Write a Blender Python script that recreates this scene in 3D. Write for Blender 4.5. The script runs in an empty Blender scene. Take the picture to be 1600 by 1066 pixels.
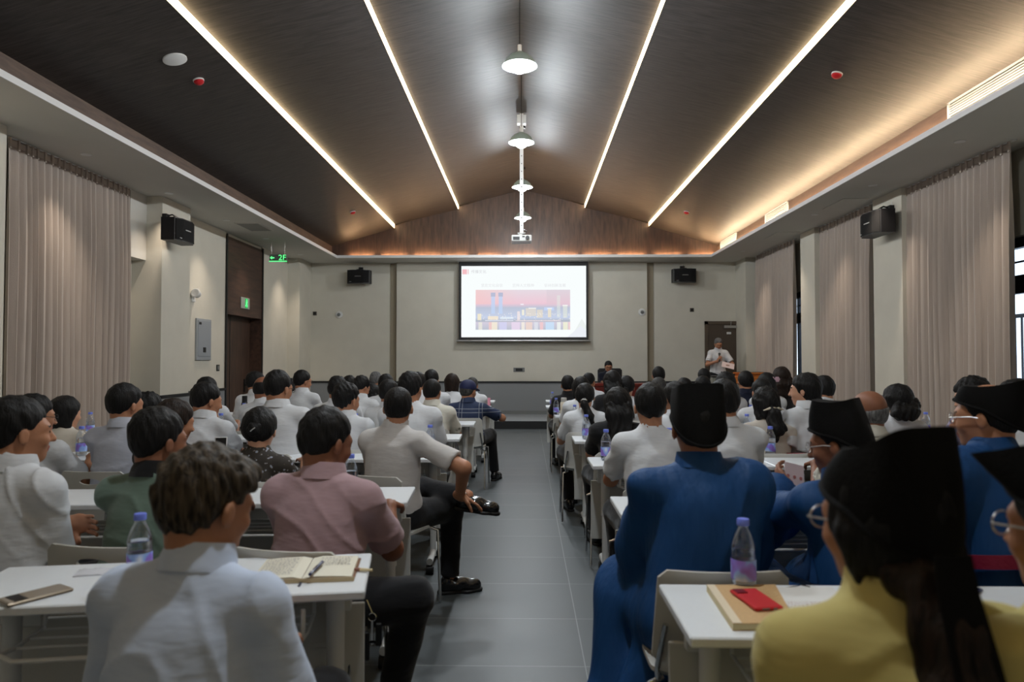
import bpy, math, random
import numpy as np
from mathutils import Vector, Matrix, Euler

# ------------------------------------------------------------------ camera, world, exposure, big lights
S = bpy.context.scene
C = S.collection
F = 1110.0                      # focal length in pixels of the 1600 px frame
EYE = Vector((0, 0, 1.4))
YAW = math.atan(22 / F)
PITCH = math.atan(30 / F)
cam_d = bpy.data.cameras.new('camera')
cam = bpy.data.objects.new('camera', cam_d); C.objects.link(cam)
cam_d.sensor_width = 36; cam_d.lens = 36 * F / 1600; cam_d.clip_start = 0.05
cam.location = EYE
cam.rotation_euler = Euler((math.pi / 2 + PITCH, 0, YAW), 'XYZ')
cam_d.dof.use_dof = True
cam_d.dof.focus_distance = 7.0
cam_d.dof.aperture_fstop = 3.2
S.camera = cam
CR = cam.rotation_euler.to_matrix()

def ray(px, py):
    return CR @ Vector(((px - 800) / F, -(py - 533) / F, -1))
def at(px, py, Y):              # pixel -> world point at depth Y
    r = ray(px, py); return EYE + r * (Y / r.y)
def atz(px, py, z):             # pixel -> world point on the level z
    r = ray(px, py); return EYE + r * ((z - EYE.z) / r.z)
def atx(px, py, x):
    r = ray(px, py); return EYE + r * (x / r.x)

S.view_settings.view_transform = 'Standard'
S.view_settings.look = 'None'
S.view_settings.gamma = 1
S.view_settings.use_curve_mapping = False
S.view_settings.exposure = 0.0
S.cycles.use_denoising = True
S.cycles.max_bounces = 8
S.cycles.diffuse_bounces = 4
S.cycles.glossy_bounces = 3
S.cycles.transparent_max_bounces = 12
S.cycles.sample_clamp_indirect = 6
S.cycles.caustics_reflective = False
S.cycles.caustics_refractive = False

wd = bpy.data.worlds.new('sky'); S.world = wd; wd.use_nodes = True
bg = wd.node_tree.nodes['Background']
bg.inputs[0].default_value = (0.74, 0.86, 1.0, 1); bg.inputs[1].default_value = 2.2

ZS = 3.67                       # underside of the flat border of the ceiling
LAMP_Y = [2.1, 4.4, 6.73, 9.13, 11.5, 14.0]
LAMP_Z = 4.22
LAMP_POWER = 42
def light(name, kind, loc, energy, color, rot=None, **kw):
    d = bpy.data.lights.new(name, kind); d.energy = energy; d.color = color
    for k, v in kw.items(): setattr(d, k, v)
    o = bpy.data.objects.new(name, d); C.objects.link(o); o.location = loc
    if rot: o.rotation_euler = rot
    return o
# light of the pendant lamps (the lamps themselves are built further down)
for y in LAMP_Y:
    light('pendant_light', 'POINT', (-0.06, y, LAMP_Z - 0.075), LAMP_POWER * 4, (0.88, 0.95, 1.0), shadow_soft_size=0.06)
# light of the small recessed downlights
DOWN_L = [5.8, 7.68, 9.5, 11.35, 13.1, 15.1]
DOWN_R = [5.5, 7.4, 9.25, 11.1, 12.95, 14.8]
for y in DOWN_L:
    light('downlight_beam', 'SPOT', (-4.85, y, ZS - 0.015), 75, (1.0, 0.84, 0.68), spot_size=math.radians(84), spot_blend=1.0, shadow_soft_size=0.03)
for y in DOWN_R:
    light('downlight_beam', 'SPOT', (4.5, y, ZS - 0.015), 75, (1.0, 0.84, 0.68), spot_size=math.radians(84), spot_blend=1.0, shadow_soft_size=0.03)

# ------------------------------------------------------------------ helpers
def tag(o, label=None, cat=None, group=None, kind=None):
    if label: o['label'] = label
    if cat: o['category'] = cat
    if group: o['group'] = group
    if kind: o['kind'] = kind
    return o
def empty(name, loc=(0, 0, 0), rz=0, label=None, cat=None, group=None, kind=None):
    o = bpy.data.objects.new(name, None); C.objects.link(o)
    o.location = loc; o.rotation_euler = (0, 0, rz); o.empty_display_size = 0.1
    return tag(o, label, cat, group, kind)
def copy_tree(o, parent=None):
    c = o.copy(); C.objects.link(c)
    if parent is not None: c.parent = parent
    for ch in list(o.children): copy_tree(ch, c)
    return c

def srgb(r, g, b):
    f = lambda c: ((c / 255 + 0.055) / 1.055) ** 2.4 if c / 255 > 0.04045 else c / 255 / 12.92
    return (f(r), f(g), f(b), 1)

MATS = {}
def mat(name, col, rough=0.6, metal=0.0, spec=0.5, noise=None, bump=None, emit=None, trans=0, ior=1.45, sheen=0, coat=0, aniso=None):
    """noise=(scale, amount) varies the colour; bump=(scale, strength, (sx,sy,sz))"""
    if name in MATS: return MATS[name]
    m = bpy.data.materials.new(name); m.use_nodes = True
    nt = m.node_tree; N = nt.nodes; L = nt.links
    b = N['Principled BSDF']
    b.inputs['Base Color'].default_value = col
    b.inputs['Roughness'].default_value = rough
    b.inputs['Metallic'].default_value = metal
    b.inputs['Specular IOR Level'].default_value = spec
    b.inputs['IOR'].default_value = ior
    b.inputs['Transmission Weight'].default_value = trans
    if sheen:
        b.inputs['Sheen Weight'].default_value = sheen
    if coat:
        b.inputs['Coat Weight'].default_value = coat
    if emit:
        b.inputs['Emission Color'].default_value = emit[0]; b.inputs['Emission Strength'].default_value = emit[1]
    tc = N.new('ShaderNodeTexCoord')
    if noise:
        n = N.new('ShaderNodeTexNoise'); n.inputs['Scale'].default_value = noise[0]; n.inputs['Detail'].default_value = 4
        mp = N.new('ShaderNodeMapping'); L.new(tc.outputs['Object'], mp.inputs[0]); L.new(mp.outputs[0], n.inputs[0])
        if len(noise) > 2: mp.inputs['Scale'].default_value = noise[2]
        r = N.new('ShaderNodeMapRange'); r.inputs[1].default_value = 0.3; r.inputs[2].default_value = 0.7
        r.inputs[3].default_value = 1 - noise[1]; r.inputs[4].default_value = 1 + noise[1]
        L.new(n.outputs[0], r.inputs[0])
        mx = N.new('ShaderNodeVectorMath'); mx.operation = 'SCALE'; mx.inputs[0].default_value = col[:3]
        L.new(r.outputs[0], mx.inputs['Scale']); L.new(mx.outputs[0], b.inputs['Base Color'])
    if bump:
        n = N.new('ShaderNodeTexNoise'); n.inputs['Scale'].default_value = bump[0]; n.inputs['Detail'].default_value = 3
        mp = N.new('ShaderNodeMapping'); L.new(tc.outputs['Object'], mp.inputs[0]); L.new(mp.outputs[0], n.inputs[0])
        if len(bump) > 2: mp.inputs['Scale'].default_value = bump[2]
        bp = N.new('ShaderNodeBump'); bp.inputs['Strength'].default_value = bump[1]; bp.inputs['Distance'].default_value = 0.02
        L.new(n.outputs[0], bp.inputs['Height']); L.new(bp.outputs[0], b.inputs['Normal'])
    MATS[name] = m
    return m

class MB:
    """collects simple solids, build() links them as one mesh object"""
    def __init__(s): s.v = []; s.f = []; s.m = []; s.sm = []
    def add(s, vs, fs, mi=0, smooth=False):
        o = len(s.v); s.v += [tuple(v) for v in vs]
        for f in fs: s.f.append([i + o for i in f]); s.m.append(mi); s.sm.append(smooth)
        return s
    def box(s, x0, x1, y0, y1, z0, z1, mi=0, bev=0.0, rz=0, c=None):
        if bev > 0:
            b = bev
            vs = []; 
            # chamfered box: 24 vertices
            for sx in (0, 1):
                for sy in (0, 1):
                    for sz in (0, 1):
                        X = (x0, x1)[sx]; Y = (y0, y1)[sy]; Z = (z0, z1)[sz]
                        dx = b if sx == 0 else -b; dy = b if sy == 0 else -b; dz = b if sz == 0 else -b
                        vs += [(X, Y + dy, Z + dz), (X + dx, Y, Z + dz), (X + dx, Y + dy, Z)]
            I = lambda sx, sy, sz, k: ((sx * 2 + sy) * 2 + sz) * 3 + k
            fs = []
            for a in (0, 1):
                q = [I(a, 0, 0, 0), I(a, 1, 0, 0), I(a, 1, 1, 0), I(a, 0, 1, 0)]; fs.append(q if a else q[::-1])
                q = [I(0, a, 0, 1), I(0, a, 1, 1), I(1, a, 1, 1), I(1, a, 0, 1)]; fs.append(q if a else q[::-1])
                q = [I(0, 0, a, 2), I(1, 0, a, 2), I(1, 1, a, 2), I(0, 1, a, 2)]; fs.append(q if a else q[::-1])
            for a in (0, 1):
                for c_ in (0, 1):
                    q = [I(a, c_, 0, 0), I(a, c_, 1, 0), I(a, c_, 1, 1), I(a, c_, 0, 1)]; fs.append(q if a != c_ else q[::-1])
                    q = [I(a, 0, c_, 0), I(a, 1, c_, 0), I(a, 1, c_, 2), I(a, 0, c_, 2)]; fs.append(q[::-1] if a != c_ else q)
                    q = [I(0, a, c_, 1), I(1, a, c_, 1), I(1, a, c_, 2), I(0, a, c_, 2)]; fs.append(q if a != c_ else q[::-1])
                    for d in (0, 1):
                        q = [I(a, c_, d, 0), I(a, c_, d, 1), I(a, c_, d, 2)]
                        fs.append(q if (a + c_ + d) % 2 else q[::-1])
        else:
            vs = [(x, y, z) for x in (x0, x1) for y in (y0, y1) for z in (z0, z1)]
            fs = [[0, 1, 3, 2], [4, 6, 7, 5], [0, 4, 5, 1], [2, 3, 7, 6], [0, 2, 6, 4], [1, 5, 7, 3]]
        if rz:
            cx, cy = c if c else ((x0 + x1) / 2, (y0 + y1) / 2)
            ca, sa = math.cos(rz), math.sin(rz)
            vs = [(cx + (x - cx) * ca - (y - cy) * sa, cy + (x - cx) * sa + (y - cy) * ca, z) for x, y, z in vs]
        return s.add(vs, fs, mi)
    def tube(s, pts, r, n=8, mi=0, cap=True):
        pts = [Vector(p) for p in pts]; R = r if isinstance(r, (list, tuple)) else [r] * len(pts)
        vs = []; up = Vector((0, 0, 1))
        prev = None
        for i, p in enumerate(pts):
            d = ((pts[min(i + 1, len(pts) - 1)] - p).normalized() + (p - pts[max(i - 1, 0)]).normalized())
            if d.length < 1e-6: d = Vector((0, 0, 1))
            d.normalize()
            if prev is None:
                a = d.cross(up if abs(d.z) < 0.95 else Vector((1, 0, 0))).normalized()
            else:
                a = (prev - d * prev.dot(d)).normalized()
            prev = a; b = d.cross(a)
            for k in range(n):
                t = 2 * math.pi * k / n
                vs.append(p + (a * math.cos(t) + b * math.sin(t)) * R[i])
        fs = []
        for i in range(len(pts) - 1):
            for k in range(n):
                k2 = (k + 1) % n
                fs.append([i * n + k, i * n + k2, (i + 1) * n + k2, (i + 1) * n + k])
        if cap:
            fs.append(list(range(n))[::-1]); fs.append([(len(pts) - 1) * n + k for k in range(n)])
        return s.add(vs, fs, mi, True)
    def lathe(s, prof, c=(0, 0, 0), n=20, mi=0, sx=1, sy=1, M=None):
        vs = []; fs = []
        for r, z in prof:
            for k in range(n):
                t = 2 * math.pi * k / n
                vs.append(Vector((r * math.cos(t) * sx, r * math.sin(t) * sy, z)))
        if M is not None: vs = [M @ v for v in vs]
        vs = [v + Vector(c) for v in vs]
        for i in range(len(prof) - 1):
            for k in range(n):
                k2 = (k + 1) % n
                fs.append([i * n + k, i * n + k2, (i + 1) * n + k2, (i + 1) * n + k])
        if prof[0][0] > 1e-5: fs.append(list(range(n))[::-1])
        if prof[-1][0] > 1e-5: fs.append([(len(prof) - 1) * n + k for k in range(n)])
        return s.add(vs, fs, mi, True)
    def ball(s, c, r, n=12, mi=0):
        r = r if isinstance(r, (tuple, list)) else (r, r, r)
        prof = [(max(math.sin(math.pi * i / n), 1e-6), -math.cos(math.pi * i / n)) for i in range(n + 1)]
        M = Matrix.Diagonal((r[0], r[1], r[2]))
        return s.lathe(prof, c, n=max(8, n + 4), mi=mi, M=M)
    def prism(s, poly, axis, a, b, mi=0):
        """poly in the plane across axis ('x': (y,z), 'y': (x,z), 'z': (x,y)) pushed from a to b"""
        def P(p, t):
            if axis == 'x': return (t, p[0], p[1])
            if axis == 'y': return (p[0], t, p[1])
            return (p[0], p[1], t)
        n = len(poly)
        vs = [P(p, a) for p in poly] + [P(p, b) for p in poly]
        fs = [list(range(n))[::-1], [n + i for i in range(n)]] + [[i, (i + 1) % n, n + (i + 1) % n, n + i] for i in range(n)]
        return s.add(vs, fs, mi)
    def build(s, name, mats, parent=None, loc=None):
        me = bpy.data.meshes.new(name)
        me.from_pydata(s.v, [], s.f)
        for m in (mats if isinstance(mats, (list, tuple)) else [mats]): me.materials.append(m)
        me.polygons.foreach_set('material_index', s.m)
        me.polygons.foreach_set('use_smooth', s.sm)
        if any(s.sm) and not all(s.sm): pass
        if any(s.sm):
            try: me.set_sharp_from_angle(angle=math.radians(40))
            except Exception: pass
        me.update()
        o = bpy.data.objects.new(name, me); C.objects.link(o)
        if parent is not None: o.parent = parent
        if loc is not None: o.location = loc
        return o

def thing(mb, name, mats, label, cat, group=None, loc=None):
    return tag(mb.build(name, mats, None, loc), label, cat, group)
def struct(mb, name, mats):
    return tag(mb.build(name, mats), kind='structure')

# ------------------------------------------------------------------ materials
M_wall = mat('cream_fabric_wallpaper', srgb(212, 208, 196), 0.85, bump=(90, 0.15, (1, 1, 6)), noise=(3, 0.03))
M_groove = mat('tan_wallpaper', srgb(176, 165, 145), 0.85)
M_dado = mat('grey_painted_dado', srgb(140, 143, 146), 0.6)
M_black = mat('black_trim', srgb(26, 27, 29), 0.45)
M_soffit = mat('white_plaster', srgb(206, 204, 198), 0.9, noise=(2, 0.02))
M_lip = mat('white_plaster_edge', srgb(225, 226, 228), 0.8)
M_white = mat('white_plastic', srgb(225, 226, 226), 0.4)
M_grey = mat('grey_plastic', srgb(120, 122, 122), 0.5)
M_dark = mat('dark_plastic', srgb(22, 23, 25), 0.4)
M_chrome = mat('chrome', (0.75, 0.76, 0.78, 1), 0.15, 1.0)
M_steel = mat('brushed_steel', (0.5, 0.5, 0.5, 1), 0.35, 1.0)
M_tabletop = mat('white_laminate', srgb(228, 233, 238), 0.32, noise=(40, 0.01))
M_tmetal = mat('white_powder_coat', srgb(214, 216, 216), 0.4)
M_panel = mat('modesty_panel_grey_white', srgb(196, 196, 192), 0.5)
M_chair = mat('chair_shell_plastic', srgb(196, 195, 190), 0.5)
M_rubber = mat('black_rubber', srgb(18, 18, 19), 0.55)

def wood(name, c1, c2, scale, rough, axis_scale, spec=0.5):
    m = bpy.data.materials.new(name); m.use_nodes = True; N = m.node_tree.nodes; L = m.node_tree.links
    b = N['Principled BSDF']; b.inputs['Roughness'].default_value = rough; b.inputs['Specular IOR Level'].default_value = spec
    tc = N.new('ShaderNodeTexCoord'); mp = N.new('ShaderNodeMapping'); mp.inputs['Scale'].default_value = axis_scale
    n = N.new('ShaderNodeTexNoise'); n.inputs['Scale'].default_value = scale; n.inputs['Detail'].default_value = 6; n.inputs['Distortion'].default_value = 0.4
    cr = N.new('ShaderNodeValToRGB'); cr.color_ramp.elements[0].color = c1; cr.color_ramp.elements[1].color = c2
    cr.color_ramp.elements[0].position = 0.32; cr.color_ramp.elements[1].position = 0.7
    L.new(tc.outputs['Object'], mp.inputs[0]); L.new(mp.outputs[0], n.inputs[0]); L.new(n.outputs[0], cr.inputs[0]); L.new(cr.outputs[0], b.inputs['Base Color'])
    bp = N.new('ShaderNodeBump'); bp.inputs['Strength'].default_value = 0.12; bp.inputs['Distance'].default_value = 0.01
    L.new(n.outputs[0], bp.inputs['Height']); L.new(bp.outputs[0], b.inputs['Normal'])
    return m
M_ceil = wood('dark_wood_ceiling_panel', srgb(40, 36, 34), srgb(68, 62, 60), 9, 0.48, (0.35, 5, 1))
M_gable = wood('brown_wood_gable', srgb(58, 44, 37), srgb(84, 64, 53), 6, 0.5, (4, 1, 0.5))
M_fascia = wood('dark_wood_fascia', srgb(74, 58, 50), srgb(98, 78, 66), 6, 0.5, (2, 0.6, 4))
M_portal = wood('walnut_door_veneer', srgb(54, 38, 31), srgb(82, 58, 47), 5, 0.5, (3, 0.4, 3))
M_door = wood('walnut_door_leaf', srgb(60, 44, 36), srgb(84, 62, 50), 5, 0.5, (4, 4, 0.4))
M_backdoor = mat('brown_steel_door', srgb(92, 80, 68), 0.5)
M_orange = wood('orange_beech', srgb(190, 104, 40), srgb(220, 135, 62), 5, 0.4, (1, 4, 6))
M_redwood = wood('red_mahogany', srgb(90, 24, 18), srgb(128, 38, 26), 5, 0.3, (1, 5, 5))

# floor: grey tiles with thin light joints
def floor_mat():
    m = bpy.data.materials.new('grey_floor_tile'); m.use_nodes = True; N = m.node_tree.nodes; L = m.node_tree.links
    b = N['Principled BSDF']
    tc = N.new('ShaderNodeTexCoord'); mp = N.new('ShaderNodeMapping')
    mp.inputs['Location'].default_value = (-0.27, -0.29, 0)
    br = N.new('ShaderNodeTexBrick'); br.offset = 0; br.squash = 1
    br.inputs['Scale'].default_value = 1; br.inputs['Brick Width'].default_value = 1.2; br.inputs['Row Height'].default_value = 0.6
    br.inputs['Mortar Size'].default_value = 0.003; br.inputs['Mortar Smooth'].default_value = 0.3
    br.inputs['Color1'].default_value = srgb(74, 79, 81); br.inputs['Color2'].default_value = srgb(79, 84, 86); br.inputs['Mortar'].default_value = srgb(128, 132, 130)
    L.new(tc.outputs['Object'], mp.inputs[0]); L.new(mp.outputs[0], br.inputs[0])
    n = N.new('ShaderNodeTexNoise'); n.inputs['Scale'].default_value = 2.2; n.inputs['Detail'].default_value = 8; n.inputs['Roughness'].default_value = 0.65
    L.new(tc.outputs['Object'], n.inputs[0])
    r = N.new('ShaderNodeMapRange'); r.inputs[1].default_value = 0.3; r.inputs[2].default_value = 0.7; r.inputs[3].default_value = 0.8; r.inputs[4].default_value = 1.15
    L.new(n.outputs[0], r.inputs[0])
    mx = N.new('ShaderNodeVectorMath'); mx.operation = 'SCALE'; L.new(br.outputs[0], mx.inputs[0]); L.new(r.outputs[0], mx.inputs['Scale']); L.new(mx.outputs[0], b.inputs['Base Color'])
    r2 = N.new('ShaderNodeMapRange'); r2.inputs[3].default_value = 0.33; r2.inputs[4].default_value = 0.5; L.new(n.outputs[0], r2.inputs[0]); L.new(r2.outputs[0], b.inputs['Roughness'])
    return m
M_floor = floor_mat()

# ------------------------------------------------------------------ room shell
YB = 16.6      # front wall of the room (behind the screen)
YR = -3.0      # wall behind the camera
XL, XR = -5.3, 5.3
LIPL, LIPR, LIPB = -4.21, 4.08, 15.65
FASL, FASR, FASB = -4.38, 4.25, 15.9
ZL = 3.73      # top of the white lip
ZE = 3.97      # ceiling at the fascia
XC = -0.07; ZC = 5.23
SLOPE = (ZC - ZE) / (FASR - XC)
def ceil_z(x): return ZC - SLOPE * abs(x - XC)

struct(MB().box(-5.9, 5.9, YR - 0.2, YB + 0.2, -0.15, 0), 'floor', M_floor)
struct(MB().box(-5.9, 5.9, 14.5, YB, 0.0, 0.16, 0).box(-5.3, 5.0, 14.488, 14.5, 0, 0.16, 1), 'trim_1', [M_dado, M_black])   # low platform
struct(MB().box(-5.9, 5.9, YR - 0.2, YR, 0, 6), 'wall_rear', M_wall)
# wall with the screen
b = MB().box(-5.9, 5.9, YB, YB + 0.2, 0, 6, 1)
gx = [at(610, 500, YB).x, at(622, 500, YB).x, at(1009, 500, YB).x, at(1021, 500, YB).x]
b.box(-5.03, gx[0], YB - 0.1, YB, 0.16, ZS, 0)
b.box(gx[1], gx[2], YB - 0.2, YB, 0.16, ZS, 0)
b.box(gx[3], 4.85, YB - 0.1, YB, 0.16, ZS, 0)
b.box(-5.9, -5.03, 15.65, YB, 0, ZS, 0).box(4.85, 5.9, 15.75, YB, 0, ZS, 0)
struct(b, 'wall_front', [M_wall, M_groove])
DL0, DL1 = at(1101, 540, YB - .1).x, at(1161, 540, YB - .1).x   # the brown door in the front wall
ZD = 2.3
b = MB()
for x0, x1, y in ((-5.05, gx[0], YB - .1), (gx[0], gx[1], YB), (gx[1], gx[2], YB - .2), (gx[2], gx[3], YB), (gx[3], DL0 - .02, YB - .1), (DL1 + .02, 4.87, YB - .1)):
    b.box(x0, x1, y - 0.012, y, 0.16, 0.88, 0)
    b.box(x0, x1, y - 0.03, y, 0.875, 0.915, 1)
    b.box(x0, x1, y - 0.025, y, 0.16, 0.24, 2)
b.box(-5.32, -5.03, 15.62, 15.65, 0, 0.88, 0).box(-5.32, -5.03, 15.62, 15.65, 0.875, 0.915, 1)
struct(b, 'trim_2', [M_dado, M_black, M_grey])
# left wall
b = MB().box(-5.9, -5.45, YR, 9.68, 0, 6).box(-5.9, -5.03, 9.68, 10.5, 0, ZS).box(-5.9, -5.03, 5.6, atx(7, 400, -5.03).y, 0, ZS)
PY0, PY1 = atx(352, 480, XL).y, atx(409, 480, XL).y      # wood portal of the side door
b.box(-5.9, -5.6, PY0, PY1, 0, 3.1).box(-5.6, -5.46, PY0, PY1, 2.23, 3.1).box(-5.9, XL, 10.5, PY0, 0, ZS).box(-5.9, XL, PY1, 15.66, 0, ZS).box(-5.9, XL - .02, PY0, PY1, 3.0, ZS).box(-5.9, -5.3, 9.6, YB, ZS, 6)
struct(b, 'wall_left', M_wall)
b = MB()
for x, y0, y1 in ((-5.03, 9.66, 10.52), (-5.3, 10.5, PY0), (-5.3, PY1, 15.66), (-5.45, 6.93, 9.68)):
    b.box(x, x + 0.012, y0, y1, 0, 0.88, 0).box(x, x + 0.03, y0, y1, 0.875, 0.915, 1).box(x, x + 0.02, y0, y1, 0, 0.1, 1)
b.box(-5.3, -5.03, 9.66, 9.68, 0.0, 0.88, 0).box(-5.45, -5.0, 9.65, 9.68, 0.875, 0.915, 1)
struct(b, 'trim_3', [M_dado, M_black])
zt = at(352, 368, PY0).z; DT = 2.22
b = MB().box(-5.46, XL + .012, PY0, PY1, DT, min(zt, 3.64), 0).box(-5.55, XL + .012, PY0, PY0 + .05, 0, DT, 0).box(-5.55, XL + .012, PY1 - .05, PY1, 0, DT, 0)
b.box(XL + .012, XL + .03, PY0 - .015, PY0 + .03, 0, 3.64, 1).box(XL + .012, XL + .03, PY1 - .03, PY1 + .015, 0, 3.64, 1)
struct(b, 'trim_4', [M_portal, M_dark])
d = struct(MB().box(-5.58, -5.52, PY0 + .05, PY1 - .05, 0, DT, 0).box(-5.52, -5.515, PY0 + .72, PY0 + .74, 0, DT, 1).box(-5.52, -5.515, PY0 + .38, PY0 + .385, 0, DT, 1), 'door_1', [M_door, M_dark])
hp = atx(383, 602, -5.5)
MB().box(-5.515, -5.50, hp.y - .03, hp.y + .03, hp.z - .13, hp.z + .12).tube([(-5.5, hp.y, hp.z), (-5.45, hp.y, hp.z), (-5.45, hp.y + .14, hp.z)], 0.01).build('door_handle', M_dark, d)
# right wall with three window openings behind the curtains
WIN = [(6.3, 8.9), (10.3, 12.0), (12.95, 15.4)]
WZ0, WZ1 = 0.92, 2.74
b = MB()
ys = [YR] + [v for w in WIN for v in w] + [YB]
for i in range(0, len(ys), 2): b.box(5.3, 5.6, ys[i], ys[i + 1], 0, 6)
for w in WIN: b.box(5.3, 5.6, w[0], w[1], 0, WZ0).box(5.3, 5.6, w[0], w[1], WZ1, 6)
b.box(4.93, 5.3, 12.2, 12.82, 0, ZS).box(4.93, 5.3, 9.38, 10.15, 0, ZS).box(4.93, 5.3, 5.3, 5.95, 0, ZS)
struct(b, 'wall_right', M_wall)
b = MB()
for y0, y1 in ((12.18, 12.84), (9.36, 10.17)):
    b.box(4.918, 4.93, y0, y1, 0, 0.88, 0).box(4.9, 4.93, y0, y1, 0.875, 0.915, 1).box(4.91, 4.93, y0, y1, 0, 0.1, 1)
struct(b, 'trim_5', [M_dado, M_black])
M_glass = mat('window_glass', (0.9, 0.95, 1, 1), 0.02, trans=1.0, ior=1.02)
M_wframe = mat('dark_window_frame', srgb(38, 40, 48), 0.5)
for i, (y0, y1) in enumerate(WIN):
    f = MB()
    f.box(5.38, 5.46, y0, y1, WZ1 - 0.11, WZ1).box(5.38, 5.46, y0, y1, WZ0, WZ0 + .07).box(5.38, 5.46, y0, y1, 2.13, 2.33)
    n = max(2, round((y1 - y0) / 0.7))
    for k in range(n + 1):
        yy = y0 + .03 + (y1 - y0 - .06) * k / n
        f.box(5.385, 5.455, yy - .03, yy + .03, WZ0, WZ1)
    f.box(5.41, 5.43, y0, y1, 2.47, 2.49)
    w = tag(f.build('window_%d' % (i + 1), M_wframe), kind='structure')
    MB().box(5.415, 5.421, y0 + .02, y1 - .02, WZ0 + .02, WZ1 - .02).build('window_glass', M_glass, w)
# ceiling: flat plaster border with a white lip
b = MB()
b.box(-5.9, LIPL, YR, YB, ZS, ZS + .01, 0).box(LIPR, 5.9, YR, YB, ZS, ZS + .01, 0).box(LIPL, LIPR, LIPB, YB, ZS, ZS + .01, 0)
b.box(LIPL, LIPL + .012, YR, LIPB - .01, ZS, ZL, 1).box(LIPR - .012, LIPR, YR, LIPB - .01, ZS, ZL, 1).box(LIPL, LIPR, LIPB - .012, LIPB, ZS, ZL, 1)
struct(b, 'ceiling', [M_soffit, M_lip])
# fascia boards above the lip and the wooden gable
b = MB().box(FASL - .03, FASL, YR, FASB, ZS + .01, ZE + .02, 0).box(FASR, FASR + .03, YR, FASB, ZS + .01, ZE + .02, 0)
struct(b, 'trim_6', M_fascia)
g = [(FASL, ZS + .01), (FASR, ZS + .01), (FASR, ceil_z(FASR) + .05), (XC, ZC + .05), (FASL, ceil_z(FASL) + .05)]
struct(MB().prism(g, 'y', FASB, FASB + .03), 'trim_7', M_gable)
# sloping ceiling panels with a step for the light slots
SLOT_L = sorted([at(620, 358, FASB).x, at(720, 328, FASB).x]); SLOT_R = sorted([at(910, 322, FASB).x, at(1010, 356, FASB).x])
ST = 0.13      # depth of a light step
b = MB()
def slab(x0, x1, dz0, dz1):
    z0 = ceil_z(x0) + dz0; z1 = ceil_z(x1) + dz1
    b.prism([(x0, z0), (x1, z1), (x1, z1 + .03), (x0, z0 + .03)], 'y', YR, FASB)
W_ = 0.12
slab(FASL, SLOT_L[0] - W_ / 2, 0, 0); slab(SLOT_L[0] - W_ / 2, SLOT_L[1] - W_ / 2, ST * .6, 0); slab(SLOT_L[1] - W_ / 2, XC, ST * .6, 0)
slab(XC, SLOT_R[0] + W_ / 2, 0, ST * .6); slab(SLOT_R[0] + W_ / 2, SLOT_R[1] + W_ / 2, 0, ST * .6); slab(SLOT_R[1] + W_ / 2, FASR, 0, 0)
# joints between ceiling boards
struct(b, 'trim_8', M_ceil)
struct(MB().box(-5.9, 5.9, YR, YB, 5.4, 5.5), 'trim_9', M_soffit)

def led(col, strength, name):
    return mat(name, col, emit=(col, strength))
M_led = led((1.0, 0.74, 0.42, 1), 8, 'warm_led_diffuser')
M_led2 = led((1.0, 0.60, 0.30, 1), 120, 'warm_led_tape')
M_led3 = led((1.0, 0.74, 0.46, 1), 170, 'warm_led_tape_bright')
names = ['leftmost glowing ceiling slot of the four', 'glowing ceiling slot left of the pendants', 'glowing ceiling slot right of the pendants', 'rightmost glowing ceiling slot of the four']
for i, x in enumerate(SLOT_L + SLOT_R):
    sg = -1 if i < 2 else 1
    xo = x + sg * W_ / 2
    z = ceil_z(xo)
    m = MB()
    q = [(xo, z + .002), (xo - sg * .012, z + .002), (xo - sg * .012, z + ST * .6 + .02), (xo, z + ST * .6 + .02)]
    m.prism(q if sg < 0 else q[::-1], 'y', YR, FASB - .01)
    zz = ceil_z(xo - sg * .08) 
    thing(m, 'ceiling_light_strip', M_led, 'warm white light strip, ' + names[i], 'light', 'light strips in the dark ceiling')
# tapes hidden in the trough behind the lip: right side and front (left one is off)
def tape(name, x0, x1, y0, y1, z, m, label):
    t = MB().box(x0, x1, y0, y1, z, z + .006)
    thing(t, name, m, label, 'light')
tape('cove_light_strip', 4.152, 4.167, YR, 15.6, ZS + .012, M_led3, 'warm cove light strip behind the right ceiling lip')
t = MB(); x = -3.95
rnd = random.Random(3)
while x < 3.9:
    w = rnd.uniform(.45, .7); t.box(x, x + w, 15.845, 15.857, ZS + .068, ZS + .078); x += w + rnd.uniform(.12, .25)
thing(t, 'cove_light_strip', M_led2, 'broken warm cove light strip below the wooden gable', 'light')

# ------------------------------------------------------------------ ceiling and wall fittings
M_bulb = mat('lamp_glow', (1, 1, 1, 1), emit=((0.88, 0.95, 1, 1), 14))
M_shade = mat('grey_enamel_shade', srgb(150, 165, 160), 0.35)
M_shade_in = mat('white_enamel_inside', srgb(240, 244, 245), 0.4)
def pendant():
    r = empty('pendant_lamp')
    R = .165
    MB().lathe([(.02, .135), (.035, .13), (.05, .115), (.085, .10), (.13, .06), (R, .0), (R + .004, -.006), (R, -.006), (R - .012, .0), (.125, .05), (.08, .085), (.03, .1)], n=28).build('lamp_shade', [M_shade], r)
    MB().lathe([(.02, .2), (.02, .13)], n=12).build('socket', M_white, r)
    MB().ball((0, 0, -.018), (.075, .075, .055), 14).build('bulb', M_bulb, r)
    MB().lathe([(R - .014, .0), (R - .014, .006)], n=28).build('lit_diffuser', M_bulb, r)
    MB().tube([(0, 0, .2), (0, 0, ZC - LAMP_Z - .0)], .004, 6).lathe([(.05, ZC - LAMP_Z - .05), (.05, ZC - LAMP_Z - .0)], n=14).build('cable', M_dark, r)
    return r
places = ['overhead and nearer than those in the photo', 'overhead, one before the nearest in the photo', 'nearest and largest in view, hanging highest in the photo', 'second from the camera, just before the projector pole', 'third from the camera, seen behind the projector pole', 'farthest from the camera, next to the projector']
first = None
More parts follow.
